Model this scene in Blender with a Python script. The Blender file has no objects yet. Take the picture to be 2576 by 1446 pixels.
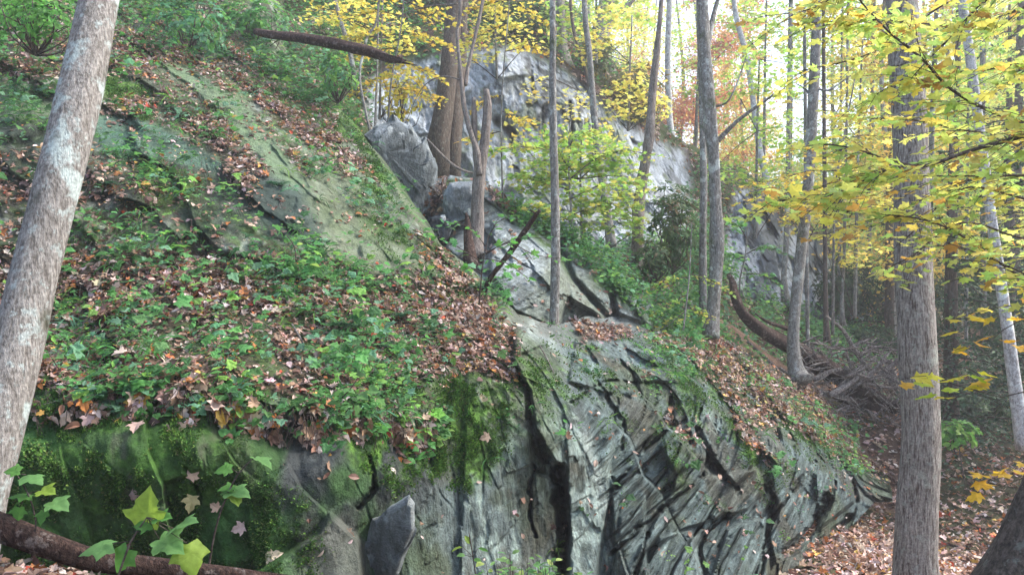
import bpy, math, random
import numpy as np
from mathutils import Vector
R = math.radians
sc = bpy.context.scene
random.seed(7)
rng = np.random.default_rng(7)

# ------------------------------------------------------------------ camera, sky, sun, exposure
CZ = 3.2                       # camera height above the valley floor
F = 2022.0                     # focal length in units of a 2576 wide picture
cam_d = bpy.data.cameras.new("camera"); cam = bpy.data.objects.new("camera", cam_d)
sc.collection.objects.link(cam); sc.camera = cam
cam.location = (0, 0, CZ); cam.rotation_euler = (R(90), 0, 0)
cam_d.sensor_width = 36; cam_d.lens = 36 * F / 2576; cam_d.clip_end = 2000; cam_d.clip_start = 0.05
SUN_EL, SUN_AZ = 46.0, 78.0    # azimuth clockwise from +Y
w = bpy.data.worlds.new("World"); sc.world = w; w.use_nodes = True
nt = w.node_tree; bg = nt.nodes["Background"]
sky = nt.nodes.new("ShaderNodeTexSky"); sky.sky_type = 'NISHITA'; sky.sun_disc = False
sky.sun_elevation = R(SUN_EL); sky.sun_rotation = R(SUN_AZ); sky.air_density = 1.0; sky.dust_density = 3.0; sky.ozone_density = 1.0
nt.links.new(sky.outputs[0], bg.inputs[0]); bg.inputs[1].default_value = 0.15
sd = bpy.data.lights.new("sun", 'SUN'); sun = bpy.data.objects.new("sun", sd); sc.collection.objects.link(sun)
sd.energy = 1.7; sd.angle = R(11); sd.color = (1.0, 0.975, 0.95)
v = Vector((math.sin(R(SUN_AZ)) * math.cos(R(SUN_EL)), math.cos(R(SUN_AZ)) * math.cos(R(SUN_EL)), math.sin(R(SUN_EL))))
sun.rotation_euler = v.to_track_quat('Z', 'Y').to_euler()
sc.view_settings.view_transform = 'Standard'; sc.view_settings.look = 'None'
sc.view_settings.exposure = 1.9; sc.view_settings.gamma = 1; sc.view_settings.use_curve_mapping = False
try:
    sc.cycles.max_bounces = 8; sc.cycles.transparent_max_bounces = 8; sc.cycles.volume_bounces = 1
    sc.cycles.use_denoising = True
except Exception: pass

# ------------------------------------------------------------------ maths helpers
def PW(px, py, d):
    px = np.asarray(px, float); py = np.asarray(py, float); d = np.asarray(d, float)
    return np.stack([(px - 1288) / F * d, d + 0 * px, CZ + (723 - py) / F * d], -1)
def hsh(*ints, seed=0):
    h = np.uint32(seed * 2654435761 % 4294967296) + np.zeros(np.broadcast(*ints).shape, np.uint32)
    with np.errstate(over='ignore'):
        for k, i in enumerate(ints):
            h = h ^ (np.asarray(i).astype(np.int64).astype(np.uint32) * np.uint32([73856093, 19349663, 83492791, 2971215073][k]))
            h = (h ^ (h >> np.uint32(15))) * np.uint32(2246822519)
            h = (h ^ (h >> np.uint32(13))) * np.uint32(3266489917)
            h = h ^ (h >> np.uint32(16))
    return h.astype(np.float64) / 4294967295.0
def vn(x, y, z=0.0, seed=0):
    x, y, z = np.broadcast_arrays(np.asarray(x, float), y, z)
    xi, yi, zi = np.floor(x), np.floor(y), np.floor(z)
    fx, fy, fz = x - xi, y - yi, z - zi
    fx, fy, fz = fx*fx*(3-2*fx), fy*fy*(3-2*fy), fz*fz*(3-2*fz)
    r = 0
    for a in (0, 1):
        for b in (0, 1):
            for c in (0, 1):
                r = r + hsh(xi+a, yi+b, zi+c, seed=seed) * (fx if a else 1-fx) * (fy if b else 1-fy) * (fz if c else 1-fz)
    return r
def fbm(x, y, z=0.0, o=4, seed=0, g=0.5):
    s, a, t = 0, 1.0, 0
    for k in range(o):
        s = s + a * vn(np.asarray(x)*2**k, np.asarray(y)*2**k, np.asarray(z)*2**k, seed + k*17); t += a; a *= g
    return s / t
def sst(a, b, x):
    t = np.clip((x - a) / (b - a), 0, 1); return t*t*(3-2*t)
def mix(a, b, t):
    return a*(1-t[..., None]) + np.asarray(b)*t[..., None]
def seg_dist(px, py, poly, closed=False):
    """unsigned distance to a polyline, and running parameter"""
    best = np.full(px.shape, 1e9); sgn = np.ones(px.shape); par = np.zeros(px.shape)
    n = len(poly); acc = 0.0
    for i in range(n if closed else n-1):
        ax, ay = poly[i][:2]; bx, by = poly[(i+1) % n][:2]
        dx, dy = bx-ax, by-ay; L2 = dx*dx+dy*dy+1e-9
        t = np.clip(((px-ax)*dx+(py-ay)*dy)/L2, 0, 1)
        d = np.hypot(px-ax-t*dx, py-ay-t*dy)
        s = np.sign(dx*(py-ay)-dy*(px-ax))
        m = d < best
        best = np.where(m, d, best); sgn = np.where(m, s, sgn); par = np.where(m, acc+t*math.sqrt(L2), par)
        acc += math.sqrt(L2)
    return best, sgn, par
def inside(px, py, poly):
    c = np.zeros(px.shape, bool); n = len(poly)
    for i in range(n):
        x1, y1 = poly[i]; x2, y2 = poly[(i+1) % n]
        if y1 == y2: continue
        c ^= ((y1 > py) != (y2 > py)) & (px < (x2-x1)*(py-y1)/(y2-y1)+x1)
    return c
def pmask(px, py, poly, f=12):
    """soft polygon mask"""
    xs = [p[0] for p in poly]; ys = [p[1] for p in poly]
    out = np.zeros(px.shape)
    m = (px > min(xs)-f) & (px < max(xs)+f) & (py > min(ys)-f) & (py < max(ys)+f)
    if not m.any(): return out
    a, b = px[m], py[m]
    d = seg_dist(a, b, poly, True)[0]; s = np.where(inside(a, b, poly), d, -d)
    out[m] = sst(-f, f, s); return out
def line(px, py, poly, wd):
    wd = np.broadcast_to(wd, px.shape)
    xs = [p[0] for p in poly]; ys = [p[1] for p in poly]; out = np.zeros(px.shape); f = float(wd.max())*3
    m = (px > min(xs)-f) & (px < max(xs)+f) & (py > min(ys)-f) & (py < max(ys)+f)
    if not m.any(): return out
    d = seg_dist(px[m], py[m], poly)[0]; out[m] = np.exp(-(d/wd[m])**2); return out
class RBF:
    def __init__(s, pts, vals, c=100.0, lam=1e-3):
        s.p = np.array(pts, float); v = np.array(vals, float); s.c = c; n = len(v)
        D = np.hypot(s.p[:, None, 0]-s.p[None, :, 0], s.p[:, None, 1]-s.p[None, :, 1])
        K = -np.sqrt(D*D+c*c)/c - lam*np.eye(n)*0
        Q = np.c_[np.ones(n), s.p/c/10]
        A = np.block([[K, Q], [Q.T, np.zeros((3, 3))]])
        sol = np.linalg.solve(A, np.r_[v, np.zeros(3)]); s.w, s.q = sol[:n], sol[n:]
    def __call__(s, x, y):
        x = np.asarray(x, float); y = np.asarray(y, float)
        r = s.q[0] + s.q[1]*x/s.c/10 + s.q[2]*y/s.c/10
        for (a, b), w_ in zip(s.p, s.w): r = r - w_*np.sqrt((x-a)**2+(y-b)**2+s.c**2)/s.c
        return r

# ------------------------------------------------------------------ materials
def new_mat(name):
    m = bpy.data.materials.new(name); m.use_nodes = True; n = m.node_tree
    b = n.nodes["Principled BSDF"]; return m, n, b
def N(n, t, **kw):
    x = n.nodes.new(t)
    for k, v_ in kw.items(): setattr(x, k, v_)
    return x
def noise(n, vec, scale, detail=4, rough=0.6):
    x = N(n, "ShaderNodeTexNoise"); x.inputs["Scale"].default_value = scale; x.inputs["Detail"].default_value = detail
    x.inputs["Roughness"].default_value = rough
    if vec is not None: n.links.new(vec, x.inputs["Vector"])
    return x.outputs["Fac"]
def ramp(n, fac, stops):
    x = N(n, "ShaderNodeValToRGB"); cr = x.color_ramp
    while len(cr.elements) < len(stops): cr.elements.new(0.5)
    for e, (p, c) in zip(cr.elements, stops):
        e.position = p; e.color = (*c, 1) if len(c) == 3 else c
    n.links.new(fac, x.inputs[0]); return x.outputs[0]
def mixc(n, a, b, fac, mode='MIX'):
    x = N(n, "ShaderNodeMix", data_type='RGBA', blend_type=mode)
    for s, v_ in ((x.inputs[6], a), (x.inputs[7], b), (x.inputs[0], fac)):
        if isinstance(v_, (tuple, float, int)): s.default_value = (*v_, 1) if isinstance(v_, tuple) else v_
        else: n.links.new(v_, s)
    return x.outputs[2]
def bump(n, b, h, strength, dist):
    x = N(n, "ShaderNodeBump"); x.inputs["Strength"].default_value = strength; x.inputs["Distance"].default_value = dist
    n.links.new(h, x.inputs["Height"]); n.links.new(x.outputs[0], b.inputs["Normal"])
def coord(n, scale=(1, 1, 1)):
    t = N(n, "ShaderNodeTexCoord"); m = N(n, "ShaderNodeMapping"); m.inputs["Scale"].default_value = scale
    n.links.new(t.outputs["Object"], m.inputs[0]); return m.outputs[0]
def rock_mat(name, fine=1.0, bstr=0.9, layered=True):
    """stone and moss coloured by the mesh, with cleavage: fine layers upright in the middle and dipping left on the slabs"""
    m, n, b = new_mat(name)
    a = N(n, "ShaderNodeAttribute", attribute_name="col"); c = coord(n)
    f1 = noise(n, c, 42*fine, 6, 0.75); f2 = noise(n, c, 10*fine, 6, 0.7)
    def rot(ang, sx, sy, sz):
        o_ = N(n, "ShaderNodeTexCoord").outputs["Object"]
        for r_, k_ in (((0, 0, R(-55)), (1, 1, 1)), ((0, R(ang), 0), (1, 1, 1)), ((0, 0, 0), (sx, sy, sz))):
            k = N(n, "ShaderNodeMapping"); k.inputs["Rotation"].default_value = r_; k.inputs["Scale"].default_value = k_
            n.links.new(o_, k.inputs[0]); o_ = k.outputs[0]
        return o_
    v1 = noise(n, rot(0, 15*fine, 15*fine, 2.4*fine), 1.5, 6, 0.72)
    if layered:
        d1 = noise(n, rot(20, 1.9, 9, 26), 1.4, 6, 0.72)
        sa = N(n, "ShaderNodeAttribute", attribute_name="zone"); sp = N(n, "ShaderNodeSeparateColor"); n.links.new(sa.outputs["Color"], sp.inputs[0])
        dr = N(n, "ShaderNodeMix", data_type='FLOAT'); n.links.new(sp.outputs[0], dr.inputs[0]); n.links.new(v1, dr.inputs[2]); n.links.new(d1, dr.inputs[3]); lay = dr.outputs[0]
        amt = sp.outputs[1]
    else:
        lay = v1; amt = 0.4
    g = ramp(n, f1, [(0.3, (0.62, 0.62, 0.62)), (0.5, (0.97, 0.97, 0.97)), (0.7, (1.35, 1.35, 1.35))])
    c1 = mixc(n, a.outputs["Color"], g, 0.85, 'MULTIPLY')
    g2 = ramp(n, f2, [(0.35, (0.72, 0.73, 0.70)), (0.65, (1.25, 1.26, 1.27))]); c2 = mixc(n, c1, g2, 0.8, 'MULTIPLY')
    g3 = ramp(n, lay, [(0.36, (0.42, 0.43, 0.40)), (0.47, (0.95, 0.95, 0.95)), (0.60, (1.30, 1.33, 1.32)), (0.68, (1.9, 1.95, 1.9))]); c3 = mixc(n, c2, g3, amt, 'MULTIPLY')
    n.links.new(c3, b.inputs["Base Color"]); b.inputs["Roughness"].default_value = 0.95; b.inputs["Specular IOR Level"].default_value = 0.08
    ad = N(n, "ShaderNodeMath", operation='ADD'); n.links.new(f1, ad.inputs[0]); n.links.new(f2, ad.inputs[1])
    ml = N(n, "ShaderNodeMath", operation='MULTIPLY_ADD'); n.links.new(lay, ml.inputs[0]); n.links.new(ad.outputs[0], ml.inputs[2])
    if layered: mm = N(n, "ShaderNodeMath", operation='MULTIPLY'); n.links.new(amt, mm.inputs[0]); mm.inputs[1].default_value = 2.2; n.links.new(mm.outputs[0], ml.inputs[1])
    else: ml.inputs[1].default_value = 1.3
    bump(n, b, ml.outputs[0], bstr, 0.045/fine)
    return m
def bark_mat(name, dark, light, patch, patch_lo, zs=0.22, sc_=26, bs=0.9, mossc=None, flecks=0.0):
    m, n, b = new_mat(name)
    c = coord(n, (1, 1, zs)); c0 = coord(n)
    f = noise(n, c, sc_, 6, 0.7)
    f_ = noise(n, c, sc_*2.3, 4, 0.7); fa = N(n, 'ShaderNodeMath', operation='MULTIPLY_ADD'); n.links.new(f_, fa.inputs[0]); fa.inputs[1].default_value = 0.6; fm = N(n, 'ShaderNodeMath', operation='MULTIPLY'); n.links.new(f, fm.inputs[0]); fm.inputs[1].default_value = 0.4; n.links.new(fm.outputs[0], fa.inputs[2]); fs = fa.outputs[0]
    base = ramp(n, fs, [(0.41, dark), (0.60, light)])
    p = noise(n, c0, 3.2, 5, 0.65)
    pm = ramp(n, p, [(patch_lo, (0, 0, 0)), (patch_lo+0.06, (1, 1, 1))])
    col = mixc(n, base, patch, pm)
    p2 = noise(n, c0, 14, 5, 0.7)
    pm2 = ramp(n, p2, [(0.56, (0, 0, 0)), (0.62, (0.8, 0.8, 0.8))])
    col = mixc(n, col, tuple(x*0.8+0.03 for x in patch), pm2)
    if mossc:
        p3 = noise(n, c0, 2.3, 4, 0.6); pm3 = ramp(n, p3, [(0.57, (0, 0, 0)), (0.66, (0.8, 0.8, 0.8))])
        col = mixc(n, col, mossc, pm3)
    p4 = noise(n, c0, 60, 3, 0.6); g = ramp(n, p4, [(0.3, (0.6, 0.6, 0.6)), (0.7, (1.25, 1.25, 1.25))])
    col = mixc(n, col, g, 0.9, 'MULTIPLY')
    n.links.new(col, b.inputs["Base Color"]); b.inputs["Roughness"].default_value = 0.9
    b.inputs["Specular IOR Level"].default_value = 0.15
    bump(n, b, fs, bs, 0.035)
    return m
def leaf_mat(name, trans=0.55, rough=0.6, spec=0.3):
    m, n, b = new_mat(name)
    a = N(n, "ShaderNodeAttribute", attribute_name="col")
    c = coord(n); f = noise(n, c, 45, 3, 0.6); g = ramp(n, f, [(0.3, (0.78, 0.78, 0.78)), (0.7, (1.15, 1.15, 1.15))])
    col = mixc(n, a.outputs["Color"], g, 0.8, 'MULTIPLY')
    n.links.new(col, b.inputs["Base Color"]); b.inputs["Roughness"].default_value = rough
    b.inputs["Specular IOR Level"].default_value = spec
    t = N(n, "ShaderNodeBsdfTranslucent"); n.links.new(col, t.inputs[0])
    mx = N(n, "ShaderNodeMixShader"); mx.inputs[0].default_value = trans
    n.links.new(b.outputs[0], mx.inputs[1]); n.links.new(t.outputs[0], mx.inputs[2])
    n.links.new(mx.outputs[0], n.nodes["Material Output"].inputs[0])
    return m
M = {}
M['rock'] = rock_mat('rock_mossy'); M['cliff'] = rock_mat('rock_cliff', 0.95, 1.0, False); M['soil'] = rock_mat('soil', 1.0, 0.9, False); M['block'] = rock_mat('rock_block', 0.8, .9, False)
M['bark_pale'] = bark_mat('bark_pale', (0.13, 0.115, 0.10), (0.35, 0.33, 0.30), (0.42, 0.48, 0.45), 0.57, 0.25, 34, 0.8, (0.05, 0.055, 0.03))
M['bark_ridge'] = bark_mat('bark_ridge', (0.085, 0.065, 0.055), (0.40, 0.37, 0.33), (0.34, 0.35, 0.30), 0.60, 0.13, 36, 1.0)
M['bark_mid'] = bark_mat('bark_mid', (0.09, 0.085, 0.075), (0.27, 0.26, 0.24), (0.40, 0.43, 0.40), 0.56, 0.3, 22, 0.8, (0.05, 0.07, 0.025))
M['bark_dark'] = bark_mat('bark_dark', (0.05, 0.04, 0.032), (0.14, 0.11, 0.09), (0.16, 0.16, 0.13), 0.66, 0.15, 24, 1.0)
M['bark_white'] = bark_mat('bark_white', (0.22, 0.21, 0.20), (0.55, 0.55, 0.54), (0.6, 0.64, 0.62), 0.56, 0.5, 14, 0.5)
M['bark_snag'] = bark_mat('bark_snag', (0.09, 0.075, 0.065), (0.30, 0.26, 0.23), (0.27, 0.26, 0.24), 0.62, 0.12, 30, 1.0)
M['dead_wood'] = bark_mat('dead_wood', (0.02, 0.012, 0.01), (0.085, 0.052, 0.04), (0.18, 0.14, 0.12), 0.60, 0.5, 24, 1.0)
M['bark_far'] = bark_mat('bark_far', (0.16, 0.15, 0.14), (0.36, 0.35, 0.33), (0.5, 0.52, 0.5), 0.6, 0.3, 14, .6)  # bark paled so that haze is painted into its colour
M['drift'] = bark_mat('driftwood', (0.05, 0.04, 0.035), (0.32, 0.28, 0.25), (0.38, 0.35, 0.32), 0.6, 0.5, 24, 1.0)
M['twig'] = bark_mat('twig', (0.035, 0.025, 0.02), (0.11, 0.085, 0.07), (0.14, 0.12, 0.1), 0.66, 1, 30, 0.3)
M['leaf'] = leaf_mat('leaf_live'); M['litter'] = leaf_mat('leaf_dead', 0.12, 0.6, 0.35); M['needle'] = leaf_mat('needle', 0.2, 0.6)

# ------------------------------------------------------------------ mesh helpers
class MB:
    def __init__(s): s.v = []; s.c = []; s.t = []; s.q = []; s.n = 0
    def add(s, v, t=None, q=None, c=None):
        v = np.asarray(v, float).reshape(-1, 3)
        if t is not None and len(t): s.t.append(np.asarray(t, np.int64).reshape(-1, 3)+s.n)
        if q is not None and len(q): s.q.append(np.asarray(q, np.int64).reshape(-1, 4)+s.n)
        s.v.append(v); c = np.zeros((len(v), 3))+0.3 if c is None else np.broadcast_to(np.asarray(c, float), (len(v), 3))
        s.c.append(c); s.n += len(v)
    def build(s, name, mat, parent=None, origin=(0, 0, 0), smooth=True):
        me = bpy.data.meshes.new(name)
        v = np.concatenate(s.v) - np.asarray(origin, float); c = np.concatenate(s.c)
        t = np.concatenate(s.t) if s.t else np.zeros((0, 3), np.int64); q = np.concatenate(s.q) if s.q else np.zeros((0, 4), np.int64)
        me.vertices.add(len(v)); me.vertices.foreach_set("co", v.astype(np.float32).ravel())
        nl = len(t)*3+len(q)*4; me.loops.add(nl)
        me.loops.foreach_set("vertex_index", np.concatenate([t.ravel(), q.ravel()]).astype(np.int32))
        me.polygons.add(len(t)+len(q))
        st = np.concatenate([np.arange(len(t))*3, len(t)*3+np.arange(len(q))*4]).astype(np.int32)
        me.polygons.foreach_set("loop_start", st)
        me.polygons.foreach_set("use_smooth", np.full(len(t)+len(q), smooth))
        me.update(calc_edges=True)
        ca = me.color_attributes.new("col", 'FLOAT_COLOR', 'POINT')
        ca.data.foreach_set("color", np.c_[c, np.ones(len(c))].astype(np.float32).ravel())
        me.materials.append(mat)
        o = bpy.data.objects.new(name, me); sc.collection.objects.link(o)
        if parent is not None: o.parent = parent
        else: o.location = origin
        return o
def tag(o, label=None, cat=None, group=None, kind=None):
    if label: o['label'] = label
    if cat: o['category'] = cat
    if group: o['group'] = group
    if kind: o['kind'] = kind
    return o
def empty(name, loc, label, cat, group=None):
    o = bpy.data.objects.new(name, None); sc.collection.objects.link(o); o.location = loc; o.empty_display_size = 0.2
    return tag(o, label, cat, group)
def smooth_path(pts, step=0.12):
    """Catmull-Rom through rows (x,y,z,r)"""
    p = np.array(pts, float)
    if len(p) == 2: p = np.array([p[0], (p[0]+p[1])/2, p[1]])
    e = np.vstack([2*p[0]-p[1], p, 2*p[-1]-p[-2]]); out = []
    for i in range(1, len(e)-2):
        L = np.linalg.norm(e[i+1, :3]-e[i, :3]); k = max(2, int(L/step))
        for t in np.arange(k)/k:
            a, b, c, d = e[i-1], e[i], e[i+1], e[i+2]
            out.append(0.5*((2*b)+(-a+c)*t+(2*a-5*b+4*c-d)*t*t+(-a+3*b-3*c+d)*t**3))
    out.append(e[-2]); out = np.array(out); out[:, 3] = np.maximum(out[:, 3], 0.0015); return out
def tube(mb, pts, segs=12, step=0.12, rough=0.06, seed=0, jag=0.0, c=None):
    p = smooth_path(pts, step); n = len(p)
    T = np.gradient(p[:, :3], axis=0); T /= np.linalg.norm(T, axis=1)[:, None]+1e-9
    ref = np.array([0, 1, 0.0]) if abs(T[:, 1]).mean() < 0.8 else np.array([1.0, 0, 0])
    U = np.cross(T, ref); U /= np.linalg.norm(U, axis=1)[:, None]+1e-9; V = np.cross(T, U)
    a = np.linspace(0, 2*np.pi, segs, endpoint=False)
    ca, sa = np.cos(a), np.sin(a); Lz = np.arange(n)[:, None]*step
    r = p[:, 3:4]*(1+rough*4*(fbm(ca[None]*1.5+9+seed, sa[None]*1.5+5, Lz*2.2, 3, seed)-0.5)+rough*2*(vn(ca[None]*5+seed, sa[None]*5, Lz*1.3, seed+5)-0.5))
    v = p[:, None, :3]+r[..., None]*(ca[None, :, None]*U[:, None]+sa[None, :, None]*V[:, None])
    if jag: v[-1] += T[-1]*(hsh(np.arange(segs), np.zeros(segs)+seed)[:, None]**2*jag)
    i = np.arange(n-1)[:, None]*segs; j = np.arange(segs)[None]; jn = (j+1) % segs
    q = np.stack([i+j, i+jn, i+segs+jn, i+segs+j], -1).reshape(-1, 4)
    vv = np.vstack([v.reshape(-1, 3), p[0, :3], p[-1, :3]]); k = n*segs
    t = [(k, (x+1) % segs, x) for x in range(segs)]+[(k+1, (n-1)*segs+x, (n-1)*segs+(x+1) % segs) for x in range(segs)]
    mb.add(vv, t, q, c); return p
def pxp(rows):
    """rows of (px,py,depth,width_px) -> (x,y,z,radius)"""
    r = np.array(rows, float); w_ = PW(r[:, 0], r[:, 1], r[:, 2]); return np.c_[w_, r[:, 3]/F*r[:, 2]/2]

# leaf templates: (u along, v across, w up) and triangles
def tpl_maple(fold=0.25, curl=0.0, seed=0):
    r_ = random.Random(seed)
    h = [(0.0, 0.0), (-0.08, 0.34), (0.12, 0.27), (0.20, 0.42), (0.42, 0.60), (0.43, 0.36), (0.50, 0.22), (0.66, 0.28), (0.78, 0.20), (0.80, 0.1), (1.0, 0.0)]
    h = [(u+r_.uniform(-.02, .02) if 0 < i < 10 else u, v_*(1+r_.uniform(-.1, .1))) for i, (u, v_) in enumerate(h)]
    o = h+[(u, -v_) for u, v_ in h[-2:0:-1]]
    v_ = [(0.3, 0, 0)]+[(u, x, 0) for u, x in o]; v_ = np.array(v_)
    v_[:, 2] = fold*np.abs(v_[:, 1]) + curl*(v_[:, 0]-.3)**2*1.2 + np.array([r_.uniform(-.04, .04) for _ in v_]) - (0.1*curl)
    k = len(o); return v_, [(0, 1+i, 1+(i+1) % k) for i in range(k)]
def tpl_oval(fold=0.2, curl=0.0, wd=0.27):
    v_ = np.array([(0, 0, 0), (.22, wd*.8, fold*wd), (.55, wd, fold*wd), (.82, wd*.55, fold*wd*.6), (1, 0, 0), (.82, -wd*.55, fold*wd*.6), (.55, -wd, fold*wd), (.22, -wd*.8, fold*wd), (.5, 0, 0)], float)
    v_[:, 2] += curl*(v_[:, 0]-.4)**2; return v_, [(8, i, (i+1) % 8) for i in range(8)]
def tpl_diamond(wd=0.3, fold=0.2):
    return np.array([(0, 0, 0), (.45, wd, fold*wd), (1, 0, -.05), (.45, -wd, fold*wd)], float), [(0, 1, 2), (0, 2, 3)]
MAPLE = [tpl_maple(.1, -.3, 1), tpl_maple(.45, .5, 2), tpl_maple(-.3, -.6, 3), tpl_maple(.7, -.3, 4)]
def tpl_big(fold, curl, seed):
    r_ = random.Random(seed)
    h = [(0, 0), (-.05, .12), (-.09, .30), (.03, .38), (.12, .40), (.24, .50), (.40, .60), (.42, .47), (.45, .36), (.53, .31), (.63, .33), (.72, .25), (.80, .17), (.89, .09), (1, 0)]
    h = [(u+(r_.uniform(-.02, .02) if v_ else 0), v_*r_.uniform(.92, 1.08)) for u, v_ in h]; o = h+[(u, -v_) for u, v_ in h[-2:0:-1]]; k = len(o)
    def w(u, v_): return fold*abs(v_)-curl*(u-.3)**2-.5*curl*v_*v_+.035*math.sin(9*u+14*abs(v_))
    P_ = [(.28, 0, 0)]+[(.28+(u-.28)*s_, v_*s_, w(.28+(u-.28)*s_, v_*s_)) for s_ in (.35, .7, 1.0) for u, v_ in o]
    T = [(0, 1+i, 1+(i+1) % k) for i in range(k)]
    for r2 in (0, 1):
        for i in range(k): a_, b_ = 1+r2*k+i, 1+r2*k+(i+1) % k; T += [(a_, a_+k, b_+k), (a_, b_+k, b_)]
    return np.array(P_), T
BIG = [tpl_big(.18, .35, 1), tpl_big(-.1, .5, 2), tpl_big(.3, .2, 3)]
MFLAT = [tpl_maple(.08, -.25, 5), tpl_maple(-.15, -.3, 6), tpl_maple(.2, -.1, 7)]
OVAL = [tpl_oval(.3, -.3), tpl_oval(.1, -.5, .32), tpl_oval(.5, .2, .22)]
CURLED = [tpl_oval(1.4, .6, .2), tpl_oval(.9, -.9, .24), tpl_oval(-1.0, .5, .2)]
DIAM = [tpl_diamond(), tpl_diamond(.4, -.2), tpl_diamond(.22, .5)]
LANCE = [tpl_oval(.2, -.5, .13)]
def leaves(mb, P, Nn, S, C, tpls, spin=None, U=None):
    """batch of leaves at P with normals Nn, sizes S, colours C"""
    P = np.asarray(P, float); n = len(P)
    if n == 0: return
    Nn = np.broadcast_to(np.asarray(Nn, float), P.shape).copy(); Nn /= np.linalg.norm(Nn, axis=1)[:, None]+1e-9
    if U is None: U = rng.normal(size=P.shape)
    U = U-Nn*(U*Nn).sum(1)[:, None]; U /= np.linalg.norm(U, axis=1)[:, None]+1e-9
    V = np.cross(Nn, U); S = np.broadcast_to(S, n); C = np.broadcast_to(C, (n, 3))
    pick = rng.integers(0, len(tpls), n)
    for k, (tv, tt) in enumerate(tpls):
        m = np.where(pick == k)[0]
        if not len(m): continue
        X = P[m][:, None]+S[m][:, None, None]*(tv[None, :, 0:1]*U[m][:, None]+tv[None, :, 1:2]*V[m][:, None]+tv[None, :, 2:3]*Nn[m][:, None])
        T = (np.arange(len(m))[:, None, None]*len(tv)+np.array(tt)[None]).reshape(-1, 3)
        mb.add(X.reshape(-1, 3), T, None, np.repeat(C[m], len(tv), axis=0))
def pal(n, cols, wts, jit=0.15):
    cols = np.array(cols, float); k = rng.choice(len(cols), n, p=np.array(wts)/sum(wts))
    return np.clip(cols[k]*(1+rng.normal(size=(n, 1))*jit)*(1+rng.normal(size=(n, 3))*jit*.35), 0.005, 0.9)
LITTER = ([(0.32, 0.19, 0.12), (0.46, 0.32, 0.25), (0.22, 0.12, 0.08), (0.58, 0.46, 0.41), (0.42, 0.15, 0.04), (0.10, 0.055, 0.04), (0.55, 0.33, 0.07), (0.45, 0.07, 0.03)], [5, 5, 5, 3, 1.6, 3, .6, .3])
GREENS = ([(0.09, 0.24, 0.06), (0.12, 0.31, 0.09), (0.15, 0.32, 0.18), (0.21, 0.40, 0.08), (0.06, 0.16, 0.05)], [4, 4, 2.2, 2, 3])
YELLOWS = ([(0.70, 0.60, 0.12), (0.62, 0.65, 0.16), (0.46, 0.60, 0.14), (0.50, 0.30, 0.07), (0.34, 0.52, 0.13)], [4, 5, 4, 1.3, 2])

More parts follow.
